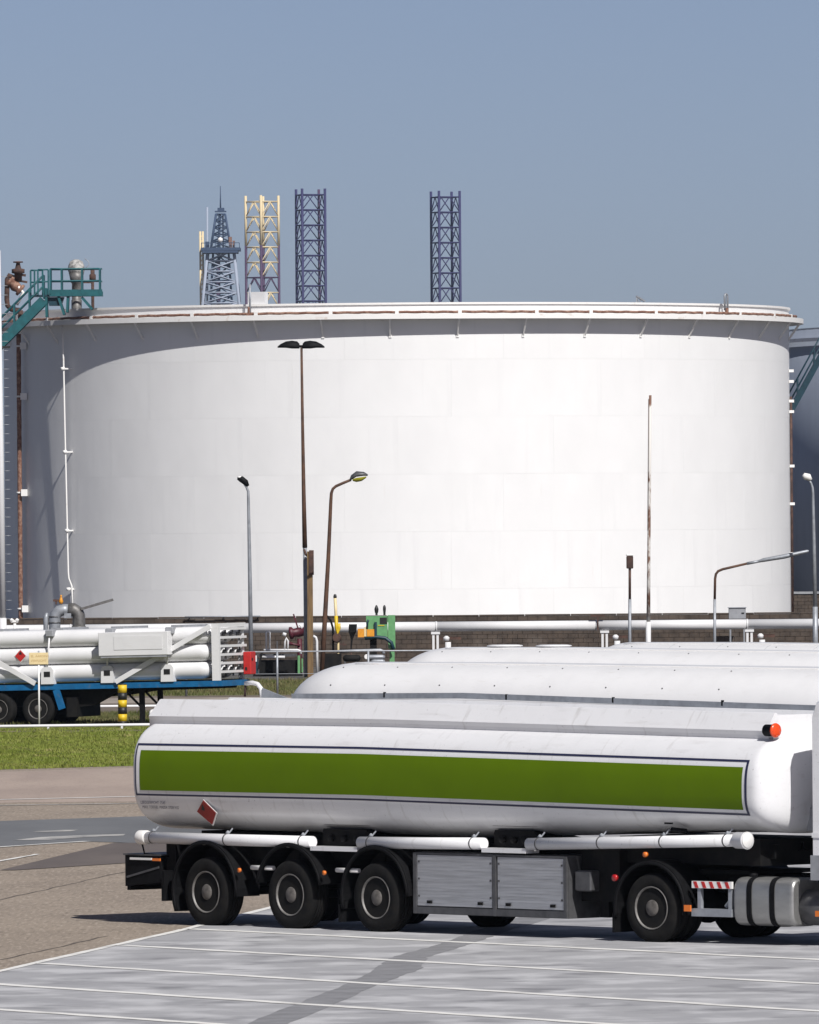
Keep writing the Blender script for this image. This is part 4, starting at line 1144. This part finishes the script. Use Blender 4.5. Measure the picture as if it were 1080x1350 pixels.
    MB().tube([(cx0-.12,-.6,1.1),(cx0-.12,-.6,2.6)], .07, 10).build('air_intake', BLACK, t)
    mb = MB()
    for k in range(3):
        pts = []
        for i in range(30):
            a = i*.9; pts.append(Vector((1.55+i*.028, -.25+k*.22+.06*math.cos(a), 1.35+.06*math.sin(a)+.002*i)))
        mb.tube(pts, .014, 6)
    mb.build('coiled_air_lines', BLACK, t)
    return t
tractor()

# ------------------------------------------------------------------ tube trailer on the left
def tube_trailer():
    hd = R(19)
    P0 = Vector((-11.46558, 302.97, 0)); nrm = Vector((-math.sin(hd), -math.cos(hd), 0))
    o0 = P0 - nrm*1.25
    t = thing('tube_trailer', 'gas tube trailer with stacked long white cylinders on a blue deck', 'gas trailer', o0, (0, R(-1.0), -hd))
    # deck
    MB().box((-9.0,-1.25,1.10),(6.05,1.25,1.27)).build('deck', BLUE, t)
    MB().box((-8.8,-1.0,1.272),(5.9,1.0,1.30)).build('deck_plate', CHASSIS, t)
    for yy in (-.5,.42): MB().prism([(-8.5,yy,.85),(2.2,yy,.85),(3.4,yy,1.0),(5.9,yy,1.03),(5.9,yy,1.10),(-8.5,yy,1.10)], (0,.08,0)).build('chassis_rail', CHASSIS, t)
    # three tiers of four cylinders
    rad = .268; zr = (1.60, 2.135, 2.665); yc = (-.94,-.315,.315,.94)
    prof = [(0,-8.7),(.12,-8.66),(.21,-8.55),(rad,-8.35),(rad,5.32),(.245,5.44),(.20,5.53),(.12,5.60),(.07,5.63),(.06,5.80)]
    me = MB().lathe(prof, 24, (0,0,0), (1,0,0)).mesh('gas_cylinder')
    for z in zr:
        for y in yc:
            o = link('gas_cylinder', me, WHITE, t); o.location = (0,y,z)
    # end rack: posts, bars and valve manifold
    for yy in (-1.24, 1.10): MB().box((5.74,yy,1.275),(5.98 if yy < 0 else 5.90,yy+.14,3.02)).build('rack_post', WHITE, t)
    MB().box((5.74,-1.10,2.90),(5.96,1.24,3.02)).build('rack_top', WHITE, t)
    for i in range(6):
        z = 1.50 + i*.262
        MB().box((5.92,-1.10,z),(5.985,1.24,z+.075)).build('rack_bar', WHITE, t)
    for z in zr:
        for y in yc:
            mb = MB(); mb.lathe([(.09,5.78),(.09,5.84),(.05,5.86),(.05,5.90)], 10, (0,y,z), (1,0,0)); mb.tube([(5.86,y,z-.2),(5.86,y,z+.2)], .03, 6); mb.build('cylinder_valve', INSUL, t)
    # saddles along the deck with tie rods and top clamps
    for i, s in enumerate((-7.5,-5.55,-3.58,-1.62,.36,2.33,4.29)):
        mb = MB(); mb.prism([(s-.21,-1.30,1.275),(s+.21,-1.30,1.275),(s+.19,-1.30,1.72),(s+.12,-1.30,1.80),(s-.12,-1.30,1.80),(s-.19,-1.30,1.72)], (0,.24,0)); sd_ = mb.build('saddle', WHITE, t)
        MB().box((s-.10,-1.312,1.50),(s+.10,-1.301,1.66)).build('saddle_opening', BLACKP, sd_)
        lean = .10
        MB().tube([(s,-1.27,1.80),(s+lean,-1.27,2.78)], .030, 8).build('tie_rod', WHITE, t)
        mb = MB(); mb.cbox((s+lean-.12,-1.34,2.72),(s+lean+.14,-1.0,2.95),.03); mb.box((s+lean-.05,-1.0,2.93),(s+lean+.35,1.2,3.0)); mb.build('top_clamp', GREYPT, t)
    # diagonal braces
    MB().bar((2.62,-1.33,1.30),(5.72,-1.26,2.94), .05, .15).build('diagonal_brace', WHITE, t)
    MB().bar((-.02,-1.33,1.30),(-2.9,-1.30,2.90), .05, .15).build('diagonal_brace', WHITE, t)
    # white cabinet on the side
    cb_ = MB().cbox((2.19,-1.62,2.10),(4.46,-1.22,2.82), .012).build('side_cabinet', WHITE, t)
    MB().box((2.70,-1.632,2.28),(4.28,-1.622,2.70)).build('cabinet_door', WHITE, cb_)
    MB().box((2.25,-1.60,2.04),(4.40,-1.25,2.098)).build('cabinet_bearer', GREYPT, cb_)
    # hazard diamond
    MB().prism([(-.53+a*1.14,-1.222,2.16+b*1.14) for a, b in ((0,.18),(-.18,0),(0,-.18),(.18,0))], (0,.006,0)).build('diamond_border', WHITEV, t)
    MB().prism([(-.53+a,-1.234,2.16+b) for a, b in ((0,.18),(-.18,0),(0,-.18),(.18,0))], (0,.008,0)).build('hazard_diamond', REDS, t)
    MB().prism([(-.53+a,-1.238,2.23+b) for a, b in ((-.05,-.03),(.05,-.03),(.04,.02),(0,.06),(-.03,.03))], (0,.003,0)).build('flame_mark', BLACKP, t)
    # red extinguisher box at the far rear corner
    ex = MB().cbox((5.99,.86,1.42),(6.24,1.32,2.12), .02).build('extinguisher_box', REDS, t)
    MB().box((6.242,.95,1.85),(6.25,1.05,1.93)).build('box_latch', BLACKP, ex)
    MB().box((6.05,.852,1.55),(6.12,.858,1.65)).build('box_latch', BLACKP, ex)
    # running gear
    for s in (0,-1.31,-2.62):
        add_wheel(t, s, -1.06, .52); add_wheel(t, s, 1.06, .52, far=True)
        MB().tube([(s,-.95,.52),(s,.95,.52)], .08, 8).build('axle', CHASSIS, t)
        MB().box((s-.5,-.6,.60),(s+.4,.6,.86)).build('suspension', CHASSIS, t)
    mb = MB(); mb.bar((.62,-1.22,1.10),(.80,-1.22,.50),.05,.22); mb.build('mudguard_stay', BLUE, t)
    MB().box((.9,-1.1,.25),(1.25,.9,.85)).build('spare_carrier', CHASSIS, t)
    MB().prism([(1.2,-.9,1.09),(3.0,-.9,1.09),(2.4,-.9,.95),(1.7,-.9,.60),(1.2,-.9,.55)], (0,.3,0)).build('tool_box', CHASSIS, t)
    for yy in (-.8,.8):
        MB().box((3.20,yy-.07,-.02),(3.34,yy+.07,1.09)).build('landing_leg', CHASSIS, t)
        MB().box((3.12,yy-.16,-.03),(3.42,yy+.16,-.01)).build('landing_foot', CHASSIS, t)
        MB().bar((2.7,yy,1.05),(3.2,yy,.55),.06).build('leg_brace', CHASSIS, t)
    return t
tube_trailer()
# sign on a thin post
sg = thing('warning_sign', 'pale yellow notice on a thin post in front of the tube trailer', 'sign', (gx(50.5, 300), 300, 0))
def szz(py): return at(50, py, 300).z
MB().tube([(0,0,0),(0,0,szz(875))], .028, 8).build('post', RIMW, sg)
MB().tube([(0,0,szz(875)),(0,0,szz(858))], .026, 8).build('post_top', GALV, sg)
MB().cbox((-.29,-.045,szz(876)),(.29,-.03,szz(860.5)), .004).build('sign_plate', SIGNY, sg)
for tx, zz in (('EL. AARDING', szz(866.5)), ('VERPLICHT', szz(872.5))):
    text_mesh('sign_lettering', tx, .095, Matrix.Translation((-.24,-.047,zz)) @ Matrix.Rotation(R(90),4,'X'), SIGNT, sg)
# striped bollard
bo_ = thing('bollard', 'yellow and black banded bollard before the blue trailer deck', 'bollard', (gx(160.5, 299.5), 299.5, 0))
zs_ = [0, .10] + [at(160, py, 299.5).z for py in (951, 941.5, 932.5, 923, 913.5, 903)]
cols_ = [BLACKP, BLACKP, YELLOW, BLACKP, YELLOW, BLACKP, YELLOW]
for i in range(len(zs_)-1):
    if zs_[i+1] <= zs_[i]: continue
    MB().lathe([(.138, zs_[i]), (.138, zs_[i+1])], 18).build('band', cols_[i], bo_)
MB().lathe([(.138, zs_[-1]), (.12, zs_[-1]+.03), (0, zs_[-1]+.04)], 18).build('cap', BLACKP, bo_)
# low white rails beside the trailer
lr = thing('low_rail', 'low white rail along the near side of the tube trailer on the grass', 'rail', (-10, 296.5, 0))
MB().tube([(-8,-1.6,.13),(9.0,1.6,.13)], .045, 8).build('rail', WHITE, lr)
for i in range(8): MB().box((-7.5+i*2.2-.03,-1.5+i*.41-.03,0),(-7.5+i*2.2+.03,-1.5+i*.41+.03,.10)).build('rail_post', WHITE, lr)
lr = thing('low_rail', 'white rail on short posts seen under the tube trailer', 'rail', (-9, 327, 0))
MB().tube([(-10,0,.16),(7,0,.16)], .045, 8).build('rail', WHITE, lr)
for i in range(6): MB().tube([(-9.2+i*3.1,0,0),(-9.2+i*3.1,0,.42)], .035, 6).build('rail_post', RIMW, lr)
# rail fence in front of the plant
fn = thing('rail_fence', 'thin galvanised rail fence in front of the pumps and lamp posts', 'fence', (0, 355, 0))
zf = at(430, 859, 355).z
MB().tube([(-17,0,zf),(-10,0,zf-.01),(-3,0,zf+.01),(8,0,zf)], .030, 6).build('top_rail', GALV, fn)
MB().tube([(-17,0,zf*.5),(8,0,zf*.5)], .010, 5).build('strand_wire', GALV, fn)
for i in range(8):
    x = gx(365, 355) + (i-4)*3.28
    MB().tube([(x,0,0),(x,0,zf+.02)], .040, 8).build('fence_post', GALV, fn)

# ------------------------------------------------------------------ lamp posts
def lamp(name, label, base_px, depth, cat='street lamp', group='lamp posts in front of the tank'):
    p = at(base_px, 885, depth)
    t = thing(name, label, cat, (p.x, depth, 0), (0,0,0), group)
    def q(px, py, dy=0.0):
        w_ = at(px, py, depth); return Vector((w_.x-p.x, dy, w_.z))
    return t, q
t, q = lamp('street_lamp', 'slim grey lamp post with small black head bent left', 331.5, 410)
b = q(331.5, 860); b.z = 0; b.x = 0
MB().tube([b, q(329.5,760), q(327.5,655), q(327.3,648), q(325,642), q(322,638)], [.10,.085,.06,.055,.05,.045], 10).build('pole', GALV, t)
mb = MB(); mb.tube([q(327,641), q(324,636), q(318,631.5), q(313,630.5)], [.07,.13,.14,.06], 10); h_ = mb.build('lamp_head', BLACK, t)
mb = MB(); mb.lathe([(.10,0),(.09,.06),(0,.08)], 10, q(316,630)); mb.build('photocell', RIMW, h_)
# twin winged lamp
t, q = lamp('street_lamp', 'tallest brown pole carrying two black wing shaped lamp heads', 403, 400)
b = q(403.5, 885); b.z = 0
MB().tube([b, q(403,800), q(402,716)], [.085,.085,.085], 10).build('pole_base', GALV, t)
MB().tube([q(402,722), q(400.5,650), q(399,560), q(397.5,455)], [.105,.085,.065,.05], 10).build('pole', BROWNP, t)
def wing(sg):
    rows = []
    L = 31
    prof = [(2,5.5,1.2),(5,8.5,1.7),(12,9.5,2.2),(20,7.5,1.9),(27,4.0,1.2),(31,.8,.3)]
    for d_, hgt, wd in prof:
        c = q(397+sg*d_, 458.5 + (-.6 if d_ > 12 else 0) + (.0 if d_ < 20 else -.4)); top = hgt/32.5; w_ = wd/10
        r_ = []
        for k in range(13):
            a = math.pi*k/12; r_.append(c + Vector((0, -w_*math.cos(a), top*math.sin(a))))
        r_.append(c+Vector((0,w_*.6,-.03))); r_.append(c+Vector((0,-w_*.6,-.03)))
        rows.append(r_)
    mb = MB().grid(rows, True, True); mb.poly(rows[0]); mb.poly(rows[-1])
    return mb.build('lamp_head', BLACK, t)
wing(-1); wing(1)
MB().bar(q(392,456.5), q(403,456.5), .10).build('cross_arm', BLACK, t)
# wooden post next to it
t, q = lamp('wooden_post', 'weathered square wooden post beside the tall twin lamp pole', 409.5, 399.6, 'post', None)
b = q(409.5, 890); b.z = 0
mb = MB(); top = q(408.5, 727); mb.bar(b, top, .23, .23); mb.build('timber', WOOD, t)
mb = MB(); c = q(410.6, 740); mb.box(tuple(c+Vector((-.09,-.17,-.55))), tuple(c+Vector((.10,-.118,.45)))); mb.build('switch_box', RUSTDK, t)
MB().tube([q(401,724), q(403,731), q(406,733)], .05, 8).build('cable', RUSTDK, t)
t, q = lamp('street_lamp', 'leaning rust brown lamp post with yellowed glass head pointing right', 425, 396)
b = q(424, 889); b.z = 0
MB().tube([b, q(428.5,815), q(433,735), q(436.3,660), q(437,650), q(439,644.5), q(443,641), q(452,637), q(463,632.5)], [.10,.10,.085,.07,.065,.06,.06,.058,.055], 10).build('pole', BROWNP, t)
mb = MB()
rows = []
for px, py, w_, hu, hl in ((461,633,.07,.05,.05),(463,631,.15,.14,.06),(470,627,.20,.18,.05),(480,626,.20,.12,.04),(485,626.5,.10,.04,.03)):
    c = q(px, py); rows.append([c + Vector((0, w_*math.cos(2*math.pi*k/12), (hu if math.sin(2*math.pi*k/12) > 0 else hl)*math.sin(2*math.pi*k/12))) for k in range(12)])
mb.grid(rows, True, True); mb.poly(rows[0]); mb.poly(rows[-1]); h_ = mb.build('lamp_head', STEELDK, t)
mb = MB(); rows = []
for px, py, w_, hl in ((465,631.5,.10,.08),(470,630,.17,.17),(477,629,.17,.16),(483,628,.09,.06)):
    c = q(px, py); rows.append([c + Vector((0, w_*math.cos(math.pi+math.pi*k/8), hl*math.sin(math.pi+math.pi*k/8))) for k in range(9)])
mb.grid(rows, True); mb.build('lens_bowl', LENS, h_)
t, q = lamp('vent_pole', 'tall thin flaking white pipe pole standing alone before the tank', 855, 404, 'pole', None)
b = q(855, 890); b.z = 0
MB().tube([b, q(855,820)], .11, 10).build('pole_base', WHITE, t)
MB().tube([q(855,822), q(855.5,740), q(856.5,640), q(857.5,521)], [.085,.07,.065,.055], 10).build('pole', RUSTW, t)
MB().tube([q(854.2,700), q(855.5,526)], .022, 6).build('earth_rod', RUSTDK, t)
t, q = lamp('street_lamp', 'short dark post with a small box shaped lamp on top', 830.5, 404)
b = q(830.5, 890); b.z = 0
MB().tube([b, q(830.5,790)], .065, 8).build('pole_base', GALV, t)
MB().tube([q(830.5,790), q(830.5,748)], .055, 8).build('pole', RUSTDK, t)
c = q(830.5, 741)
h_ = MB().cbox(tuple(c+Vector((-.14,-.12,-.27))), tuple(c+Vector((.14,.12,.25))), .03).build('lamp_head', RUSTDK, t)
MB().cbox(tuple(c+Vector((-.15,-.13,.25))), tuple(c+Vector((.15,.13,.33))), .02).build('cap', RIMW, h_)
t, q = lamp('street_lamp', 'cranked post with a long slim light arm reaching right', 942.5, 404)
b = q(942.5, 890); b.z = 0
MB().tube([b, q(942.5,790)], .06, 10).build('pole_base', GALV, t)
MB().tube([q(942.5,790), q(943,763), q(944,757), q(947,753), q(953,750.5), q(985,743)], [.055,.055,.055,.055,.055,.05], 10).build('pole', BROWNP, t)
MB().tube([q(985,743), q(1003,739.5)], .06, 8).build('arm_sleeve', GALV, t)
mb = MB(); rows = []
for px, py, w_, hh in ((1000,740,.06,.05),(1006,738.5,.12,.085),(1035,733.5,.13,.10),(1064,727,.11,.075),(1066.5,726.5,.06,.04)):
    c = q(px, py); rows.append([c + Vector((0, w_*math.cos(2*math.pi*k/10), hh*math.sin(2*math.pi*k/10))) for k in range(10)])
mb.grid(rows, True, True); mb.poly(rows[0]); mb.poly(rows[-1]); mb.build('tube_light', GALV, t)
t, q = lamp('street_lamp', 'grey lamp post with pale head bent left at the right edge', 1075.5, 402)
b = q(1075.5, 890); b.z = 0
MB().tube([b, q(1075,800)], [.12,.11], 10).build('pole_base', GALV, t)
MB().tube([q(1075,802), q(1073.5,720), q(1072,650), q(1071.5,643), q(1069.5,637), q(1067,633)], [.09,.075,.06,.055,.05,.045], 10).build('pole', GALV, t)
mb = MB(); mb.tube([q(1069.5,633), q(1066,629), q(1061,628), q(1058.5,629)], [.07,.15,.15,.07], 10); mb.build('lamp_head', RIMW, t)
# white mast with climbing pegs at the left edge
t, q = lamp('climbing_mast', 'thick white mast with climbing pegs at the left edge of the picture', 4, 420, 'mast', None)
b = q(4.5, 880); b.z = 0
MB().tube([b, q(3.4,815)], [.17,.17], 14).build('mast_foot', WHITE, t)
MB().tube([q(3.4,818), q(.6,600), q(-3.4,330)], [.15,.14,.13], 14).build('mast_tube', WHITE, t)
me = MB().tube([(0,0,0),(.30,0,0)], .014, 6).mesh('climbing_peg')
for i in range(38):
    py = 816-i*12.2; f_ = (818-py)/218
    x_ = 3.4-2.9*f_
    o = link('climbing_peg', me, GALV, t); c = q(x_, py); o.location = c+Vector((.10,0,0))

# ------------------------------------------------------------------ pumps, valves and pipework before the wall
def kit(name, label, cat, px, depth, group=None):
    p = at(px, 880, depth)
    t = thing(name, label, cat, (p.x, depth, 0), group=group)
    def q(px_, py_, dy=0.0):
        w_ = at(px_, py_, depth); return Vector((w_.x-p.x, dy, w_.z))
    return t, q
t, q = kit('pipe_loop', 'fat grey lagged pipe loop with lever, behind the tube trailer', 'pipework', 85, 416)
b1 = q(71,880); b1.z = 0; b2 = q(103,880); b2.z = 0
MB().tube([b1, q(72,835), q(72,816), q(73.5,810), q(78,805.5), q(84,804), q(91,804)], .245, 16).build('lagged_pipe', GALV, t)
MB().tube([q(90,803.5), q(97,804), q(102,807), q(104,812), q(104,822), b2], [.285,.285,.28,.27,.27,.27], 16).build('lagged_pipe', INSUL, t)
for py in (813, 821): MB().lathe([(.258,-.03),(.258,.03)], 14, q(72,py)).build('lagging_band', STEELDK, t)
MB().lathe([(.30,-.05),(.30,.05)], 14, q(104,827)).build('pipe_flange', INSUL, t)
b3 = q(60.5,880); b3.z = 0
MB().tube([b3, q(60.5,814), q(62,808)], [.11,.11,.06], 10).build('bypass_pipe', GALV, t)
MB().bar(q(107,803,-.2), q(149.5,790.5,-.2), .11).build('lever_arm', INSUL, t)
mb = MB(); mb.lathe([(.07,-.1),(.10,0),(.06,.12),(.03,.22),(.05,.26),(0,.28)], 10, q(80.5,793)); mb.build('air_valve', ORANGEP, t)
mb = MB(); mb.bar(q(70,791.5), q(78,792), .09); mb.bar(q(74,791), q(74,797), .07); mb.build('valve_handle', RUSTDK, t)
MB().box(tuple(q(85,815,-.25)), tuple(q(94,808.5,-.2))).build('name_plate', GALV, t)
t, q = kit('pipe_stub', 'small white pipe fitting near the white mast', 'pipework', 19, 420)
c = q(19,860); c.z = 0
mb = MB(); mb.tube([c, q(19.5,822)], .06, 8); mb.bar(q(14.5,819), q(24,819), .10); mb.lathe([(.06,-.05),(.09,.04),(0,.1)], 8, q(15.5,818)); mb.lathe([(.06,-.05),(.09,.04),(0,.1)], 8, q(22.5,818)); mb.build('fitting', RIMW, t)
t, q = kit('pump_skid', 'low dark skid with white pipe loops and a green upright, left of the tall pole', 'pump skid', 368, 404)
def pbox(a, b, y0, y1, name, m_):
    A, B = q(*a), q(*b)
    return MB().box((min(A.x,B.x), y0, min(A.z,B.z)), (max(A.x,B.x), y1, max(A.z,B.z))).build(name, m_, t)
pbox((334,892),(399,889), -.9, .9, 'base_frame', CHASSIS)
pbox((342,888),(392,870), -.5, .6, 'sump_tank', CHASSIS)
pbox((338,866),(391,862), .1, .6, 'deck_beam', STEELDK)
pbox((337,888),(341,868), -.7, -.5, 'frame_post', TEALD)
pbox((393,888),(396,864), -.75, -.6, 'green_upright', GREENM)
pbox((398,886),(399.5,868), -.6, -.4, 'green_upright', GREENM)
pbox((336,872),(339,864), -.75, -.6, 'white_cap', WHITE)
mb = MB(); mb.tube([q(344,866,-.6), q(376,866,-.6)], .055, 8); mb.build('white_pipe', WHITE, t)
mb = MB(); mb.tube([q(348,857,-.4), q(393,857,-.4), q(396,858,-.4), q(397,862,-.4)], .05, 8); mb.build('white_pipe', WHITE, t)
mb = MB(); mb.tube([q(351.5,857,-.4), q(351.5,834,-.4), q(352.5,832.5,-.4), q(355,832.5,-.4), q(355.8,834,-.4), q(355.8,857,-.4)], .04, 8); mb.build('pipe_hoop', WHITE, t)
mb = MB(); mb.tube([q(375.5,857,-.4), q(376,846,-.4), q(378,841,-.4), q(380,845,-.4), q(379.5,857,-.4)], .04, 8); mb.build('pipe_hoop', WHITE, t)
mb = MB(); mb.tube([q(373,835.5,-.4), q(377.5,837,-.4)], .075, 8); mb.build('pipe_tee', WHITE, t)
MB().bar(q(341,882,-.72), q(346,860,-.72), .07).build('skid_brace', CHASSIS, t)
pbox((365,889),(366.5,845), -.2, -.1, 'stanchion', STEELDK)
t, q = kit('lever_valve', 'dark maroon lever valve with upright handle left of the tall pole', 'valve', 394, 408)
c = q(395,880); c.z = 0
mb = MB(); mb.tube([c, q(395,842)], .10, 10); mb.build('riser', MAROON, t)
mb = MB(); mb.lathe([(.12,-.42),(.26,-.38),(.26,-.28),(.17,-.2),(.20,0),(.17,.2),(.26,.28),(.26,.38),(.12,.42)], 12, q(394,833.5), (1,0,.12)); mb.build('valve_body', MAROON, t)
MB().bar(q(393.5,830,-.1), q(387,809.5,-.1), .085, .06).build('lever', MAROON, t)
mb = MB(); mb.tube([q(398,829,-.1), q(397,825,-.1), q(394.5,824,-.1)], .035, 6); mb.build('position_ring', RIMW, t)
mb = MB(); mb.tube([q(379,848,-.1), q(388,849.5,-.1), q(396,851,-.1)], [.10,.05,.05], 8); mb.build('hand_wheel_stem', MAROON, t)
t, q = kit('drain_pipe', 'white downpipe with bent top right of the wooden post', 'pipe', 418, 406)
c = q(418.5,881)
mb = MB(); mb.tube([Vector((c.x,0,0)), q(418,855), q(417.8,845), q(416.5,840.5), q(413,838.5)], .055, 8); mb.build('downpipe', WHITE, t)
t, q = kit('loading_arm', 'upright cream and yellow loading arm with black tip', 'loading arm', 444, 402)
c = q(446,880); c.z = 0
mb = MB(); mb.tube([q(441.8,788), q(443,810), q(443.5,830)], .06, 8); mb.build('arm', SIGNY, t)
mb = MB(); mb.lathe([(.05,-.08),(.075,0),(.05,.1),(0,.12)], 8, q(441.8,787)); mb.build('arm_tip', BLACKP, t)
mb = MB(); mb.tube([q(443.2,812), q(443.6,828), q(445.2,836), q(447,828), q(446.5,822)], .075, 8); mb.build('counterweight', YELLOW, t)
mb = MB(); mb.tube([c, q(446,850), q(445.5,836)], .05, 8); mb.build('stand', SIGNY, t)
mb = MB(); mb.lathe([(.16,-.14),(.2,0),(.16,.14)], 12, q(444,841), (0,1,0)); mb.build('swivel', RUSTDK, t)
mb = MB(); mb.tube([q(431,812), q(436,818), q(439,828), q(439.5,860)], .045, 8); mb.build('hose', BLACK, t)
mb = MB(); mb.bar(q(448,849), q(457,850), .06); mb.bar(q(453,846), q(453,852), .05); mb.build('valve_handle', RUSTDK, t)
t, q = kit('drip_funnel', 'dark grey hanging funnel between loading arm and green machine', 'funnel', 464, 404)
mb = MB(); rows = []
for py, w_ in ((823,.17),(833,.16),(838,.09),(843,.045),(858,.03)):
    c = q(465.5-(py-823)*.08, py); rows.append([c+Vector((a*w_,b*w_,0)) for a, b in ((-1,-1),(1,-1),(1,1),(-1,1))])
mb.grid(rows, False, True); mb.poly(rows[0]); mb.poly(rows[-1]); mb.build('funnel_body', CHASSIS, t)
c = q(463,858); MB().tube([(c.x,0,0),(c.x,0,c.z)], .03, 8).build('funnel_stem', RUSTDK, t)
t, q = kit('transfer_pump', 'green pump housing with orange motor and two black valves on top', 'pump', 502, 404)
pbox((483,840),(511,812), -.35, .35, 'housing', GREENM)
pbox((512,855),(521,811), -.2, .45, 'side_panel', GREENM)
pbox((501,822.5),(510.3,814), -.37, -.352, 'window', BLACKP)
pbox((498.5,825),(507,824), -.375, -.352, 'yellow_label', YELLOW)
pbox((472,840),(480,829), -.45, .1, 'motor', ORANGEP)
pbox((484,839),(493.5,829.5), -.47, -.352, 'motor_cover', ORANGEP)
pbox((480.3,839),(483.5,827), -.42, .1, 'coupling', SIGNY)
pbox((494,838),(497,820), -.46, -.352, 'bracket', TEALD)
mb = MB(); mb.tube([q(484,829,-.4), q(484.5,820,-.4), q(486,817,-.4)], .05, 6); mb.build('hose', TEALD, t)
for px in (496.5, 507):
    mb = MB(); c = q(px, 811); k_ = .85 if px < 500 else .6
    mb.lathe([(.05,0),(.05,.08),(.09*k_,.12),(.11*k_,.25),(.06,.34),(.03,.40),(0,.42)], 10, c); mb.build('relief_valve', BLACKP, t)
mb = MB(); mb.tube([q(481,841.5,-.4), q(495,839.5,-.4), q(508,841,-.4), q(516,847,-.4), q(519,856,-.4)], .075, 8); mb.build('hose', TEALD, t)
for px in (490, 494.5):
    c = q(px, 842); MB().box((c.x-.07,-.2,0),(c.x+.07,.2,c.z)).build('support_leg', CHASSIS, t)
c = q(517, 855); MB().box((c.x-.1,-.1,0),(c.x+.1,.3,c.z)).build('support_leg', GREENM, t)
t, q = kit('filter_vessel', 'shiny horizontal pipe and small chrome vessels in front of the green pump', 'pipework', 478, 400)
mb = MB(); mb.tube([q(444,859), q(468,858), q(502,857), q(505,858.5), q(506.5,862)], .06, 8); mb.build('outlet_pipe', GALV, t)
for a, b, py, r_ in ((482,508,866.5,.10),(489,508,872,.09),(452,476,868,.14)):
    mb = MB(); A, B = q(a,py), q(b,py); L_ = B.x-A.x
    mb.lathe([(0,0),(r_*.7,.03),(r_,.12),(r_,L_-.12),(r_*.7,L_-.03),(0,L_)], 12, A, (1,0,0)); mb.build('vessel', GALV if a > 480 else CHASSIS, t)
for px in (455, 470, 487, 505):
    c = q(px, 870); MB().box((c.x-.04,-.06,0),(c.x+.04,.06,c.z)).build('vessel_leg', STEELDK, t)
mb = MB(); mb.lathe([(.09,-.05),(.11,.0),(.09,.05)], 10, q(483.5,866,-.15), (0,1,0)); mb.build('pressure_gauge', RIMW, t)
c = q(439, 880); c.z = 0
MB().box((c.x-.35,-.3,0),(c.x+.35,.3,q(439,862).z)).build('pump_block', CHASSIS, t)
t, q = kit('scrub_bush', 'small dark scrubby bush at the foot of the wall behind the tankers', 'bush', 735, 421)
random.seed(3)
mb = MB()
for i in range(420):
    a = random.uniform(0, 6.28); r_ = random.random()**.5
    x, y, z = 1.0*r_*math.cos(a), .5*r_*math.sin(a), random.uniform(.1, 1.05)*(1-.6*r_*r_)
    d_ = Vector((random.gauss(0,1),random.gauss(0,1),random.gauss(0,1))).normalized()*.09; e_ = Vector((-d_.y,d_.x,.03))*.5
    c = Vector((x,y,z)); mb.poly([c-d_, c+e_, c+d_, c-e_])
BUSH = mat('bush_leaves', (0.03,0.035,0.02), .8)
mb.build('foliage', BUSH, t, fix=False)
mb = MB()
for i in range(6): a = i*1.05; mb.tube([(0,0,0),(.25*math.cos(a),.15*math.sin(a),.4),(.6*math.cos(a),.3*math.sin(a),.8)], [.03,.02,.008], 5)
mb.build('stems', RUSTDK, t)

# ------------------------------------------------------------------ the air: thin even sea haze
hz = MB().box((-6050,-850,-1.0),(6050,12050,140.0)).build('haze', None)
HM = bpy.data.materials.new('haze_air'); HM.use_nodes = True
ht_ = HM.node_tree; ht_.nodes.remove(ht_.nodes['Principled BSDF'])
pv = ht_.nodes.new('ShaderNodeVolumePrincipled')
pv.inputs['Color'].default_value = (0.60, 0.75, 0.95, 1)
pv.inputs['Density'].default_value = 0.00003
pv.inputs['Anisotropy'].default_value = 0.0
ht_.links.new(pv.outputs[0], ht_.nodes['Material Output'].inputs['Volume'])
hz.data.materials.append(HM)
tag(hz, 'thin pale blue haze filling the air over the terminal', 'haze', kind='stuff')
